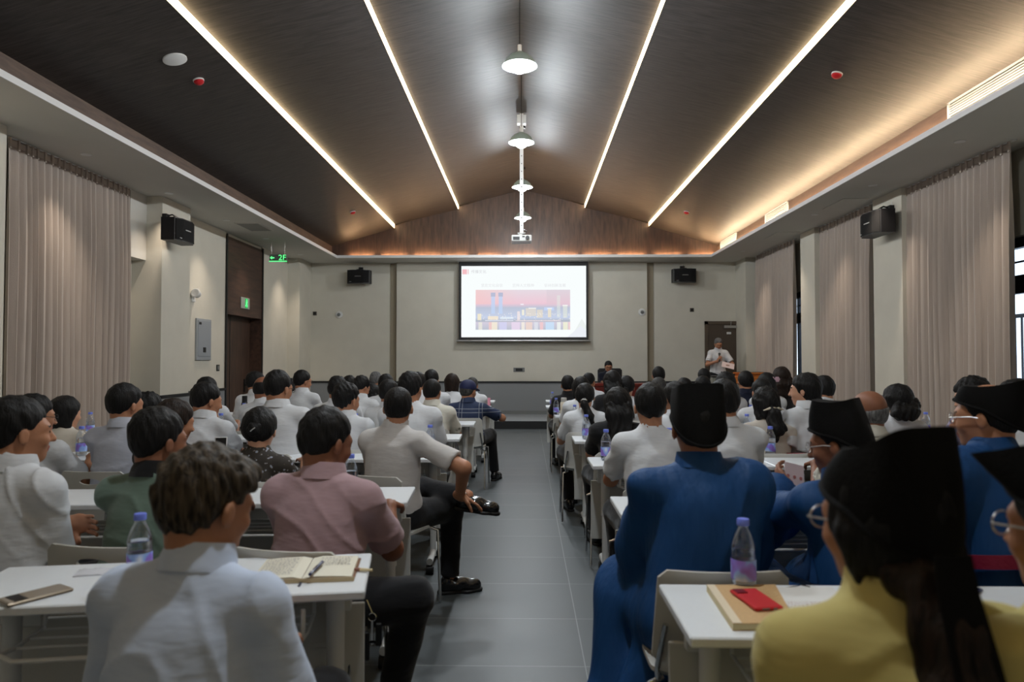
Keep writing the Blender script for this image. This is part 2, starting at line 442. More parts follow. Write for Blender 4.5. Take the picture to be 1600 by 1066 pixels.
for i, y in enumerate(LAMP_Y):
    o = pendant() if first is None else copy_tree(first)
    first = first or o
    o.location = (-0.06, y, LAMP_Z)
    tag(o, 'glowing domed pendant lamp, ' + places[i], 'lamp', 'pendant lamps under the ridge')
# projector on its pole
py = 10.9
zp = at(815, 374, py).z; xp = at(815, 374, py).x
r = empty('projector', (xp, py, zp), 0, 'white projector hanging on a long pole from the ceiling ridge', 'projector')
MB().box(-.155, .155, -.12, .14, -.05, .05, 0, .012).build('body', M_white, r)
MB().lathe([(.03, 0), (.03, .02)], (.09, -.14, .0), 14, M=Matrix.Rotation(math.pi / 2, 3, 'X')).box(-.13, -.03, -.123, -.12, -.03, .02).box(.01, .05, -.123, -.12, .01, .03).build('rear_panel', M_dark, r)
MB().box(-.04, .04, -.03, .03, .05, .09).box(-.06, .06, -.05, .05, .085, .095).build('bracket', M_white, r)
m = MB().box(-.028, .028, -.028, .028, .095, ceil_z(0) - zp)
m.box(-.07, .07, -.06, .06, ceil_z(0.1) - zp - .13, ceil_z(0.1) - zp - .0)
m.build('pole', M_white, r)
m = MB()
for k in range(12): m.box(-.006, .006, -.032, -.028, .2 + k * .12, .215 + k * .12)
m.tube([(.0, -.02, .06), (.06, -.04, .08), (.08, -.03, .12), (.02, .03, .16)], .008, 6)
m.build('cable', M_dark, r)

# downlights
def downlight():
    r = empty('downlight')
    MB().lathe([(.045, -.004), (.055, -.006), (.055, 0), (.045, 0)], n=20).build('trim_ring', M_white, r)
    MB().lathe([(.0, .0), (.042, -.002)], n=18).build('lens', mat('downlight_lens', (1, 1, 1, 1), emit=((1, .93, .84, 1), 3)), r)
    return r
first = None
for side, ys, x in (('left', DOWN_L, -4.85), ('right', DOWN_R, 4.5)):
    for i, y in enumerate(ys):
        if y < 5.9: continue
        o = downlight() if first is None else copy_tree(first); first = first or o
        o.location = (x, y, ZS)
        n = ['nearest', 'second', 'third', 'fourth', 'farthest'][i - 1]
        tag(o, 'small round downlight in the %s white border, %s from the camera' % (side, n), 'downlight', 'downlights in the %s ceiling border' % side)

def onceil(px, py_):
    d = ray(px, py_); o = EYE
    s = 1 if px > 812 else -1
    # z = ZC - SLOPE*s*(x-XC)
    t = (ZC - SLOPE * s * (o.x - XC) - o.z) / (d.z + SLOPE * s * d.x)
    return o + d * t, s
M_red = mat('red_plastic', srgb(190, 28, 36), 0.4)
for i, (px, py_, nm) in enumerate(((310, 125, 'upper left, near the white ceiling speaker'), (551, 331, 'far left, close to the gable'), (1308, 115, 'upper right, between two light strips'), (1073, 331, 'far right, close to the gable'))):
    p, s = onceil(px, py_)
    r = empty('smoke_detector', p, 0, 'red smoke detector on the dark ceiling, ' + nm, 'smoke detector', 'red smoke detectors')
    r.rotation_euler = (0, math.atan(SLOPE) * s, 0)
    MB().lathe([(.055, 0), (.055, -.012), (.05, -.014)], n=20).build('base', M_white, r)
    MB().lathe([(.05, -.012), (.048, -.03), (.03, -.045), (.0, -.05)], n=20).build('dome', M_red, r)
p, s = onceil(273, 92)
r = empty('ceiling_speaker', p, 0, 'white round ceiling speaker on the dark wood, upper left', 'speaker'); r.rotation_euler = (0, -math.atan(SLOPE), 0)
MB().lathe([(.11, 0), (.11, -.012), (.095, -.018)], n=28).build('ring', M_white, r)
MB().lathe([(.095, -.015), (.0, -.02)], n=28).build('grille', mat('white_grille', srgb(225, 225, 225), .7), r)
# square diffusers in the flat borders
for (x0, x1, y0, y1, lab) in ((-4.83, -4.42, 11.6, 12.3, 'square air diffuser in the left white border'), (4.45, 4.85, 10.0, 10.7, 'nearer square access panel in the right white border'), (4.45, 4.85, 12.6, 13.3, 'farther square access panel in the right white border')):
    r = empty('ceiling_diffuser', ((x0 + x1) / 2, (y0 + y1) / 2, ZS), 0, lab, 'air vent')
    hx, hy = (x1 - x0) / 2, (y1 - y0) / 2
    MB().box(-hx, hx, -hy, hy, -.008, 0).build('frame', M_soffit, r)
    if 'diffuser' in lab:
        MB().box(-hx + .03, hx - .03, -hy + .03, hy - .03, -.012, -.008).build('plate', mat('grey_vent', srgb(150, 150, 146), .7), r)
# air grilles in the right fascia
gy = [(5.5, 7.15), (atx(1233, 325, FASR).y, atx(1197, 338, FASR).y), (atx(1152, 368, FASR).y, atx(1127, 380, FASR).y)]
for k, (y0, y1) in enumerate(gy):
    y0, y1 = min(y0, y1), max(y0, y1)
    r = empty('air_grille', (FASR - .005, (y0 + y1) / 2, ZS + .04), 0, 'white slatted air grille in the right fascia, %s from the camera' % ['nearest', 'middle one', 'farthest'][k], 'air vent', 'white air grilles in the right fascia')
    h = (y1 - y0) / 2
    m = MB().box(-.02, 0, -h, h, 0, .02).box(-.02, 0, -h, h, .25, .27).box(-.02, 0, -h, -h + .03, 0, .27).box(-.02, 0, h - .03, h, 0, .27)
    m.build('frame', M_white, r)
    m = MB().box(-.004, -.001, -h, h, 0, .27, 0)
    m.build('backing', M_dark, r)
    m = MB()
    for j in range(9): m.box(-.016, -.006, -h + .03, h - .03, .03 + j * .024, .042 + j * .024)
    m.build('slats', M_white, r)

# loudspeakers
def loudspeaker(label):
    r = empty('loudspeaker', (0, 0, 0), 0, label, 'speaker', 'black wall loudspeakers')
    W, H, D = .27, .155, .22
    m = MB().prism([(-W, D / 2), (W, D / 2), (W * .95, -D / 2 + .04), (W * .5, -D / 2 - .01), (-W * .5, -D / 2 - .01), (-W * .95, -D / 2 + .04)], 'z', -H, H)
    m.build('cabinet', mat('black_speaker_cabinet', srgb(24, 24, 27), .45), r)
    gm = mat('black_speaker_grille', srgb(15, 15, 17), .8, bump=(400, .6))
    MB().prism([(-W * .9, -D / 2 + .045), (W * .9, -D / 2 + .045), (W * .9, -D / 2 + .02), (W * .48, -D / 2 - .02), (-W * .48, -D / 2 - .02), (-W * .9, -D / 2 + .02)], 'z', -H * .9, H * .9).build('grille', gm, r)
    MB().box(-.07, .07, -D / 2 - .023, -D / 2 - .019, .0, .012).box(-.2, -.15, -D / 2 - .013, -D / 2 - .009, -H * .8, -H * .8 + .01).build('name_plate', M_steel, r)
    MB().box(-.05, .05, D / 2 - .16, D / 2 + .06, H, H + .02).box(-.05, .05, D / 2 + .05, D / 2 + .11, H - .02, H + .09).tube([(0, 0, H + .02), (0, .1, H + .08), (0, D / 2 + .08, H + .06)], .012).build('bracket', M_dark, r)
    MB().tube([(0, D / 2 + .1, H + .05), (.01, D / 2 + .105, H + .14)], .004, 5).build('cable', M_white, r)
    return r
for px, py_, Y, x, rz, lab in ((561, 433, 16.27, None, 0, 'black loudspeaker on the front wall, left of the screen'),
                               (1069, 431, 16.27, None, 0, 'black loudspeaker on the front wall, right of the screen'),
                               (280, 362, None, -4.80, math.radians(88), 'black loudspeaker high on the left pillar'),
                               (1369, 350, None, 4.70, math.radians(-88), 'black loudspeaker high on the right pillar')):
    p = at(px, py_, Y) if Y else atx(px, py_, x)
    o = loudspeaker(lab); o.location = p; o.rotation_euler = (0, 0, rz)

# projection screen with the projected slide
r = empty('projection_screen', at(818, 530, 16.2), 0, 'projection screen showing a city skyline slide on the front wall', 'screen')
o0 = r.location
def sc(px, py_): return at(px, py_, 16.2) - o0
TL, BR = sc(721, 416), sc(916, 527)
a0, a1 = sc(717, 404), sc(919, 531)
m = MB().box(a0.x, a1.x, .0, .02, a1.z, a0.z, 0)
m.build('black_border', M_black, r)
MB().tube([(a0.x - .05, .01, a1.z - .02), (a1.x + .05, .01, a1.z - .02)], .022, 10).build('weight_bar', M_steel, r)
MB().box(a0.x - .03, a1.x + .03, -.06, .12, 3.652 - o0.z, 3.668 - o0.z).build('housing', M_white, r)
def slide_material(w, h):
    m = bpy.data.materials.new('projected_slide'); m.use_nodes = True; nt = m.node_tree; N = nt.nodes; L = nt.links
    N.clear()
    out = N.new('ShaderNodeOutputMaterial'); em = N.new('ShaderNodeEmission'); L.new(em.outputs[0], out.inputs[0])
    em.inputs['Strength'].default_value = 1.0
    tc = N.new('ShaderNodeTexCoord'); sp = N.new('ShaderNodeSeparateXYZ'); L.new(tc.outputs['Object'], sp.inputs[0])
    def M(op, a, b_=None, c=None):
        n = N.new('ShaderNodeMath'); n.operation = op
        for i, v in enumerate((a, b_, c)):
            if v is None: continue
            if isinstance(v, (int, float)): n.inputs[i].default_value = v
            else: L.new(v, n.inputs[i])
        return n.outputs[0]
    u = M('DIVIDE', sp.outputs[0], w); v = M('DIVIDE', sp.outputs[2], h)
    def rect(u0, u1, v0, v1):
        a = M('MULTIPLY', M('GREATER_THAN', u, u0), M('LESS_THAN', u, u1)); c = M('MULTIPLY', M('GREATER_THAN', v, v0), M('LESS_THAN', v, v1))
        return M('MULTIPLY', a, c)
    def mix(f, a, c):
        n = N.new('ShaderNodeMix'); n.data_type = 'RGBA'
        if isinstance(f, (int, float)): n.inputs[0].default_value = f
        else: L.new(f, n.inputs[0])
        for i, x in ((6, a), (7, c)):
            if isinstance(x, tuple): n.inputs[i].default_value = x
            else: L.new(x, n.inputs[i])
        return n.outputs[2]
    u0, u1, v0, v1 = .115, .872, .105, .665      # the photograph in the slide
    U = M('DIVIDE', M('SUBTRACT', u, u0), u1 - u0); V = M('DIVIDE', M('SUBTRACT', v, v0), v1 - v0)
    cr = N.new('ShaderNodeValToRGB'); L.new(V, cr.inputs[0]); e = cr.color_ramp.elements
    e[0].position = 0; e[0].color = srgb(170, 178, 195); e[1].position = 1; e[1].color = srgb(228, 212, 222)
    for p, c in ((.18, srgb(205, 195, 215)), (.215, srgb(150, 160, 175)), (.3, srgb(185, 200, 230)), (.55, srgb(172, 182, 205)), (.66, srgb(238, 188, 205)), (.85, srgb(232, 202, 214))):
        x = e.new(p); x.color = c
    col = cr.outputs[0]
    warm = N.new('ShaderNodeMapRange'); warm.inputs[1].default_value = .45; warm.inputs[2].default_value = 0; L.new(U, warm.inputs[0])
    sky = M('GREATER_THAN', V, .64)
    col = mix(M('MULTIPLY', M('MULTIPLY', warm.outputs[0], sky), .6), col, srgb(250, 185, 175))
    col = mix(M('MULTIPLY', M('MULTIPLY', M('GREATER_THAN', U, .75), sky), .25), col, srgb(190, 180, 190))
    def R(a, b_, c, d):     # rectangle in the photo's own 0..1 frame
        return rect(u0 + a * (u1 - u0), u0 + b_ * (u1 - u0), v0 + c * (v1 - v0), v0 + d * (v1 - v0))
    nz = N.new('ShaderNodeTexNoise'); nz.inputs['Scale'].default_value = 26; nz.inputs['Detail'].default_value = 2; L.new(tc.outputs['Object'], nz.inputs[0])
    vr = N.new('ShaderNodeTexVoronoi'); vr.inputs['Scale'].default_value = 22; L.new(tc.outputs['Object'], vr.inputs[0])
    spark = M('MULTIPLY', M('LESS_THAN', vr.outputs[0], .28), R(0, 1, .22, .42))
    bands = N.new('ShaderNodeTexWave'); bands.inputs['Scale'].default_value = 11; bands.bands_direction = 'Z'; L.new(tc.outputs['Object'], bands.inputs[0])
    lit = [(.02, .06, .24, .4, (250, 236, 190)), (.165, .205, .4, .93, (178, 205, 245)), (.245, .285, .4, .93, (178, 205, 245)), (.16, .21, .83, .93, (160, 165, 195)), (.24, .29, .83, .93, (160, 165, 195)),
           (.13, .24, .25, .34, (252, 232, 196)), (.26, .4, .27, .32, (225, 240, 252)), (.44, .47, .24, .46, (245, 228, 226)), (.49, .515, .36, .5, (252, 245, 214)), (.53, .64, .34, .54, (222, 212, 196)), (.56, .64, .525, .55, (255, 255, 250)),
           (.65, .71, .3, .5, (226, 214, 190)), (.475, .51, .62, .65, (250, 250, 255)), (.725, .83, .48, .56, (182, 208, 250)), (.755, .81, .52, .545, (250, 252, 255)), (.765, .80, .31, .52, (240, 226, 190)),
           (.925, .97, .3, .62, (214, 222, 214)), (.92, .975, .59, .62, (252, 252, 246)), (.43, .9, .215, .235, (250, 226, 228)), (.1, .4, .22, .24, (232, 236, 250))]
    for a, b_, c, d, cc in lit: col = mix(M('MULTIPLY', R(a, b_, c, d), .85), col, srgb(*cc))
    tower = M('MULTIPLY', R(.86, .895, .3, .86), M('GREATER_THAN', bands.outputs[1], .35)); col = mix(M('MULTIPLY', tower, .8), col, srgb(226, 236, 226))
    col = mix(M('MULTIPLY', spark, .6), col, srgb(255, 248, 236))
    for a, b_, cc in ((.03, .07, (235, 232, 214)), (.14, .17, (248, 190, 180)), (.17, .23, (252, 238, 205)), (.25, .33, (205, 205, 245)), (.38, .47, (238, 214, 240)), (.485, .52, (252, 242, 222)), (.53, .6, (244, 210, 190)), (.62, .66, (222, 226, 235)), (.68, .715, (248, 190, 190)), (.74, .83, (190, 226, 255)), (.86, .9, (246, 252, 244)), (.925, .975, (246, 246, 205)), (.98, 1, (250, 200, 196))):
        col = mix(M('MULTIPLY', R(a, b_, .0, .19), .8), col, srgb(*cc))
    photo = rect(u0, u1, v0, v1)
    back = mix(M('MULTIPLY', v, 0.0), srgb(249, 254, 254), srgb(255, 255, 255))
    # pale mountains bottom right
    hill = M('LESS_THAN', v, M('SUBTRACT', .16, M('MULTIPLY', M('ABSOLUTE', M('SUBTRACT', u, .955)), 1.5)))
    back = mix(M('MULTIPLY', hill, M('GREATER_THAN', u, .84)), back, srgb(236, 240, 246))
    tree = M('LESS_THAN', v, M('SUBTRACT', .26, M('MULTIPLY', M('ABSOLUTE', M('SUBTRACT', u, .965)), 3.0)))
    back = mix(M('MULTIPLY', M('SUBTRACT', tree, M('MULTIPLY', hill, tree)), .9), back, srgb(234, 240, 238))
    back = mix(rect(.008, .045, .885, .955), back, srgb(244, 190, 196))
    back = mix(rect(.052, .058, .885, .955), back, srgb(238, 180, 188))
    col = mix(.24, col, srgb(240, 240, 246))
    col = mix(photo, back, col)
    L.new(col, em.inputs[0])
    return m
w_, h_ = BR.x - TL.x, TL.z - BR.z
sl = MB().box(0, w_, -.004, 0, 0, h_).build('slide', slide_material(w_, h_), r, (TL.x, -.0005, BR.z))
M_txt = mat('pale_slide_text', (0, 0, 0, 1), emit=(srgb(205, 206, 210), 1))
M_txt2 = mat('paler_slide_text', (0, 0, 0, 1), emit=(srgb(220, 221, 224), 1))
def text(body, name, m, parent, loc, size, rot=(math.pi / 2, 0, 0), align='CENTER', ext=0.0006, sx=1):
    c = bpy.data.curves.new(name, 'FONT'); c.body = body; c.size = size; c.align_x = align; c.align_y = 'CENTER'; c.extrude = ext
    c.materials.append(m)
    o = bpy.data.objects.new(name, c); C.objects.link(o); o.parent = parent; o.location = loc; o.rotation_euler = rot; o.scale = (sx, 1, 1)
    me = bpy.data.meshes.new_from_object(o); me.materials.clear(); me.materials.append(m)
    o2 = bpy.data.objects.new(name, me); C.objects.link(o2); o2.parent = parent; o2.location = loc; o2.rotation_euler = rot; o2.scale = (sx, 1, 1)
    bpy.data.objects.remove(o); return o2
def stext(body, px, py_, size, m, align='CENTER'):
    p = sc(px, py_); text(body, 'slide_text', m, r, (p.x, -.006, p.z), size, align=align)
stext('传播文化', 748, 425.0, .088, M_txt)
stext('坚定文化自信', 768.5, 446.5, .084, M_txt2)
stext('坚持人文精神', 817.5, 446.5, .084, M_txt2)
stext('坚持创新发展', 867, 446.5, .084, M_txt2)

# small wall things
def switch(px, py_, x=None, Y=None, w=.045, label='', m=M_grey, h=None):
    p = atx(px, py_, x) if x is not None else at(px, py_, Y)
    h = h or w
    r_ = empty('wall_switch', p, 0, label, 'switch')
    if x is None:
        MB().box(-w, w, -.012, 0, -h, h, 0, .003).build('plate', m, r_); MB().box(-w * .6, w * .6, -.016, -.012, -h * .6, h * .6).build('rocker', M_dark if m is not M_dark else M_grey, r_)
    else:
        s = 1 if x < 0 else -1
        a, b_ = sorted((0, .012 * s)); MB().box(a, b_, -w, w, -h, h, 0, .003).build('plate', m, r_)
        a, b_ = sorted((.012 * s, .016 * s)); MB().box(a, b_, -w * .6, w * .6, -h * .6, h * .6).build('rocker', M_dark if m is not M_dark else M_grey, r_)
M_sw = mat('dark_bronze_plate', srgb(84, 80, 72), 0.4)
switch(492, 490, Y=YB - .1, label='small dark square plate on the front wall, left corner', m=M_sw)
switch(1081, 484.5, Y=YB - .1, label='small dark square plate on the front wall above the speaker at the lectern', m=M_sw)
switch(811, 578, Y=YB - .2, w=.13, h=.05, label='grey double socket plate on the front wall below the screen', m=M_grey)
switch(340, 575, x=XL, label='dark switch plate on the left wall beside the door', m=M_dark, w=.055)
for px, py_, x, Y, lab in ((301, 462, XL, None, 'white round emergency lamp on the left wall above the metal cabinet'), (530, 492, None, YB - .1, 'white round camera on the front wall left of the screen'), (1003, 488, None, YB - .2, 'white round camera on the front wall right of the screen')):
    p = atx(px, py_, x) if x else at(px, py_, Y)
    r_ = empty('wall_camera' if 'camera' in lab else 'emergency_lamp', p, 0, lab, 'camera' if 'camera' in lab else 'lamp')
    if x:
        MB().box(0, .03, -.05, .05, -.1, .08, 0, .008).build('base', M_white, r_)
        MB().lathe([(.06, -.05), (.075, .03), (.06, .04), (.0, .03)], (.08, -.05, .03), 18, M=Matrix.Rotation(math.radians(75), 3, 'X')).build('head', M_white, r_)
    else:
        MB().lathe([(.085, 0), (.075, .03), (.05, .035)], (0, 0, 0), 20, M=Matrix.Rotation(math.pi / 2, 3, 'X')).build('base', M_white, r_)
        MB().ball((0, -.04, 0), .04, 10).build('lens_ball', M_grey, r_)
p = at(478, 412, 16.3)
r_ = empty('dome_camera', (p.x, 16.3, ZS), 0, 'small white dome camera under the ceiling in the left front corner', 'camera')
MB().lathe([(.06, 0), (.06, -.03), (.05, -.04)], n=18).build('base', M_white, r_)
MB().ball((0, 0, -.05), (.045, .045, .04), 10).build('dome', M_dark, r_)
# metal cabinet on the left wall
p0, p1 = atx(305, 497, XL), atx(327, 563, XL)
r_ = empty('electric_cabinet', (XL, (p0.y + p1.y) / 2, (p0.z + p1.z) / 2), 0, 'tall grey metal distribution cabinet on the left wall', 'cabinet')
hw, hh = abs(p1.y - p0.y) / 2, abs(p0.z - p1.z) / 2
MB().box(0, .03, -hw, hw, -hh, hh, 0, .005).build('body', mat('grey_steel_cabinet', srgb(158, 163, 168), .5), r_)
MB().box(.03, .038, -hw + .03, hw - .03, -hh + .06, hh - .03, 0, .003).build('door', mat('grey_steel_cabinet_door', srgb(150, 156, 163), .5), r_)
MB().box(.038, .042, -hw + .06, -hw + .14, hh - .1, hh - .06).build('name_plate', M_dark, r_)
MB().box(.038, .05, -.05, .03, -hh + .13, -hh + .21).build('lock', M_dark, r_)
# exit sign above the door
M_signg = mat('green_sign_glow', srgb(40, 190, 90), emit=(srgb(90, 230, 130), 1.6))
M_signp = mat('grey_sign_plate', srgb(150, 158, 152), .4)
p = atx(382, 474, XL + .012)
r_ = empty('exit_sign', p, 0, 'small lit green exit sign above the wooden side door', 'sign')
MB().box(0, .02, -.2, .2, -.105, .105, 0, .004).build('plate', M_signp, r_)
m = MB().box(.02, .023, -.02, .1, -.09, .09, 0)
m.build('green_field', mat('green_sign_field', srgb(30, 120, 60), emit=(srgb(40, 160, 80), .8)), r_)
m = MB().ball((.024, .05, .06), (.002, .018, .018), 8).tube([(.024, .045, .04), (.024, .03, -.005)], .014, 6).tube([(.024, .03, -.005), (.024, .07, -.03), (.024, .06, -.07)], .008, 6).tube([(.024, .03, -.005), (.024, .01, -.04), (.024, -.01, -.06)], .008, 6).tube([(.024, .04, .03), (.024, .075, .01)], .007, 6)
m.build('running_figure', M_signg, r_)
# hanging 2F sign
Y2 = 13.5
p = at(434.5, 403, Y2)
r_ = empty('floor_sign', p, 0, 'hanging green lit sign with an arrow and the floor number', 'sign')
MB().box(-.165, .165, -.008, .008, -.06, .06).build('panel', mat('smoked_acrylic', srgb(96, 110, 100), .3), r_)
MB().box(-.17, .17, -.014, .014, -.074, -.06).build('lit_edge', M_signg, r_)
text('2F', 'sign_letters', M_signg, r_, (.085, -.012, .0), .145, sx=1.1)
m = MB().prism([(-.155, 0), (-.115, .035), (-.115, .012), (-.07, .012), (-.07, -.012), (-.115, -.012), (-.115, -.035)], 'y', -.012, -.009)
m.build('arrow', M_signg, r_)
MB().box(-.045, -.01, -.011, -.009, -.03, -.003).box(-.045, -.01, -.011, -.009, .006, .03).build('symbol', M_grey, r_)
for sx in (-.13, .125): MB().tube([(sx, 0, .06), (sx, 0, ZS - p.z)], .004, 6).build('hanging_rod', M_steel, r_)
# brown door in the front wall
d0, d1 = DL0, DL1
yb = YB - .1
b = MB().box(d0, d0 + .07, yb - .04, yb, .16, ZD, 0).box(d1 - .07, d1, yb - .04, yb, .16, ZD, 0).box(d0, d1, yb - .04, yb, ZD - .07, ZD, 0).box(d0 + .07, d1 - .07, yb - .02, yb, .16, ZD - .07, 1)
dd = struct(b, 'door_2', [M_backdoor, mat('brown_steel_door_leaf', srgb(82, 71, 61), .5)])
MB().box(d1 - .45, d1 - .15, yb - .07, yb - .03, ZD - .16, ZD - .1).tube([(d1 - .3, yb - .08, ZD - .1), (d1 - .3, yb - .1, ZD - .02)], .01).build('door_closer', M_steel, dd)
for z in (.55, 1.15, 1.75, 2.0): MB().box(d1 - .085, d1 - .07, yb - .035, yb - .02, z, z + .12).build('hinge', M_steel, dd)
MB().box(d1 - .38, d1 - .28, yb - .03, yb - .02, ZD - .3, ZD - .25).build('door_label', M_white, dd)
# white pelmet box left behind the curtain
p = atx(204, 300, -5.45)
struct(MB().box(-5.45, -5.25, p.y - .35, p.y + .15, 2.78, ZS), 'trim_10', M_soffit)

# ------------------------------------------------------------------ curtains
M_curt = mat('taupe_curtain_cloth', srgb(178, 166, 157), 0.9, sheen=.2, bump=(250, .15, (1, 1, .3)), noise=(30, .05, (1, 1, .1)))
def curtain(x, y0, y1, n, seed, label, inward):
    rnd = random.Random(seed)
    top = ZS - .005; bot = .03
    NZ = 16; per = 10
    NY = n * per
    wl = [rnd.uniform(.75, 1.3) for _ in range(n)]; tot = sum(wl)
    am = [rnd.uniform(.75, 1.25) for _ in range(n)]
    vs = []; fs = []
    ph2 = rnd.uniform(0, 6)
    for side in (0, 1):
        for iz in range(NZ + 1):
            t = iz / NZ; z = top + (bot - top) * (t ** .8)
            acc = 0
            for k in range(n):
                for j in range(per + (1 if k == n - 1 else 0)):
                    u = (acc + wl[k] * j / per) / tot
                    ph = 2 * math.pi * j / per
                    a = .045 * am[k] * (0.45 + .55 * min(1, t * 6))
                    w = math.cos(ph)
                    off = a * (math.copysign(abs(w) ** .75, w)) + .012 * math.sin(z * 1.9 + u * 9 + ph2) * t
                    y = y0 + (y1 - y0) * u + .018 * math.sin(ph * 1 + .6) * t + .014 * math.sin(z * 1.3 + k * 2.1) * t
                    vs.append((x + inward * (off + .002 * side), y, z))
                acc += wl[k]
    row = NY + 1; lay = row * (NZ + 1)
    for iz in range(NZ):
        for j in range(NY):
            a = iz * row + j; q = [a, a + 1, a + 1 + row, a + row]
            fs.append(q if inward > 0 else q[::-1]); q2 = [v + lay for v in q]; fs.append(q2[::-1] if inward > 0 else q2)
    for j in range(NY):
        fs.append([j, j + 1, j + 1 + lay, j + lay]); a = NZ * row + j; fs.append([a, a + 1, a + 1 + lay, a + lay])
    for iz in range(NZ):
        for j in (0, NY):
            a = iz * row + j; fs.append([a, a + row, a + row + lay, a + lay])
    r_ = empty('curtain', (0, 0, 0), 0, label, 'curtain')
    MB().add(vs, fs, 0, True).build('cloth', M_curt, r_)
    m = MB(); acc = 0
    for k in range(n):
        u = acc / tot; acc += wl[k]
        yy = y0 + (y1 - y0) * u
        m.box(x + (.02 if inward > 0 else -.04), x + (.04 if inward > 0 else -.02), yy - .012, yy + .012, ZS - .12, ZS - .012)
    m.box(x + (.018 if inward > 0 else -.022), x + (.022 if inward > 0 else -.018), y0, y1, ZS - .09, ZS - .03)
    m.build('pleat_tape', M_curt, r_)
    MB().box(x - .02, x + .02, y0 - .05, y1 + .05, ZS - .012, ZS - .001).build('curtain_rail', M_white, r_)
y0, y1 = atx(11, 222, -5.25).y, atx(200, 295, -5.25).y
curtain(-5.25, y0, y1, 21, 2, 'taupe pleated curtain on the left wall', 1)
for i, (a, b_, ty, tb, n, lab) in enumerate(((1182, 1242, 401, 372, 15, 'farthest of three taupe curtains on the right wall'), (1273, 1362, 353, 321, 15, 'middle taupe curtain on the right wall, behind the loudspeaker pillar'), (1409, 1581, 294, 220, 18, 'nearest and widest taupe curtain on the right wall'))):
    xx = 5.02
    curtain(xx, atx(b_, tb, xx).y, atx(a, ty, xx).y, n, 5 + i, lab, -1)
# railing outside the nearest window
r_ = empty('balcony_railing', (6.4, 7.6, 0), 0, 'dark metal railing outside the nearest right window', 'railing')
m = MB().box(-.02, .02, -3, 7.5, 1.95, 2.0).box(-.02, .02, -3, 7.5, .3, .34)
m.build('rail', M_wframe, r_)
m = MB()
for k in range(80): m.box(-.01, .01, -3 + k * .13, -2.98 + k * .13, .3, 2.0)
m.build('bars', M_wframe, r_)

# ------------------------------------------------------------------ tables, chairs, bottles
TL_, TD, TT = 1.12, .40, .025     # table length, depth, top thickness
def make_table():
    """origin: near corner at the aisle side (x grows away from the aisle), top at z .75"""
    r = empty('training_table')
    MB().box(0, TL_, 0, TD, .75 - TT, .75, 0, .004).build('tabletop', M_tabletop, r)
    MB().box(.02, TL_ - .02, TD - .045, TD - .03, .215, .60, 0, .003).build('modesty_panel', M_panel, r)
    for x in (.10, TL_ - .10):
        g = MB().tube([(x, .22, .06), (x, .22, .40)], .022, 10).tube([(x, .22, .40), (x, .22, .72)], .028, 10)
        g.box(x - .04, x + .04, TD - .09, TD - .05, .59, .725, 0, .003).box(x - .035, x + .035, .13, .32, .705, .725)
        lg = g.build('leg', M_tmetal, r)
        MB().tube([(x, -.02, .085), (x, .22, .09), (x, .42, .085)], .022, 10).build('foot', M_tmetal, lg)
        for y in (-.0, .40):
            MB().lathe([(.005, -.026), (.028, -.024), (.03, -.01), (.03, .01), (.028, .024), (.005, .026)], (x, y, .03), 14, M=Matrix.Rotation(math.pi / 2, 3, 'Y')).box(x - .012, x + .012, y - .015, y + .015, .03, .075).build('caster', M_rubber, lg)
    m = MB()
    x0, x1 = .17, TL_ - .17
    m.tube([(x0, .02, .70), (x0, .02, .62), (x0 + .03, .02, .60), (x1 - .03, .02, .60), (x1, .02, .62), (x1, .02, .70)], .007, 8)
    for y in (.10, .17, .24): m.tube([(x0, y, .605), (x1, y, .605)], .004, 6)
    for x in (x0, x1): m.tube([(x, .02, .62), (x, .1, .605), (x, .26, .605), (x, .28, .70)], .006, 6)
    m.build('wire_shelf', M_tmetal, r)
    MB().box(.13, TL_ - .13, .27, .30, .68, .715).build('cross_beam', M_grey, r)
    return r
ORD = ['nearest', 'second', 'third', 'fourth', 'fifth', 'sixth', 'seventh', 'eighth']
COLW = ['at the aisle', 'mid-row', 'next to the curtains']
ROW_L = [(2.01, -.455, 9.5), (3.26, -.545, 3.5), (4.68, -.53, 2), (5.87, -.55, 2), (7.2, -.53, 1), (8.5, -.53, 1), (9.75, -.49, 1), (11.2, -.50, 0)]
ROW_R = [(1.69, .385, 0), (3.02, .40, 0), (4.40, .41, 0), (5.73, .39, 0), (7.0, .375, 0), (8.3, .335, 0), (9.9, .28, 0), (11.3, .32, 0)]
tbl = None
def place_table(side, row, col, Yn, X, rot):
    global tbl
    if tbl is None: tbl = make_table(); o = tbl
    else: o = copy_tree(tbl)
    a = math.radians(rot)
    L = col * (TL_ + .004)
    if side == 'left':
        # built mirrored about x by turning 180 is wrong for the near side, so shift along x
        dx, dy = -math.cos(a) * (L + TL_), -math.sin(a) * (L + TL_)
        o.location = (X + dx, Yn + dy, 0)
    else:
        o.location = (X + math.cos(a) * L, Yn + math.sin(a) * L, 0)
    o.rotation_euler = (0, 0, a)
    tag(o, 'white training table in the %s block, %s row from the camera, %s' % (side, ORD[row], COLW[col]), 'table', 'white training tables in rows')
for side, rows in (('left', ROW_L), ('right', ROW_R)):
    for i, (Yn, X, rot) in enumerate(rows):
        cols = 3
        if side == 'left' and i == 0: cols = 1
        if side == 'right' and i == 0: cols = 2
        if side == 'left' and i == 1: cols = 2
        if i >= 6: cols = 1 if i == 7 else 2
        for c in range(cols): place_table(side, i, c, Yn, X, rot)

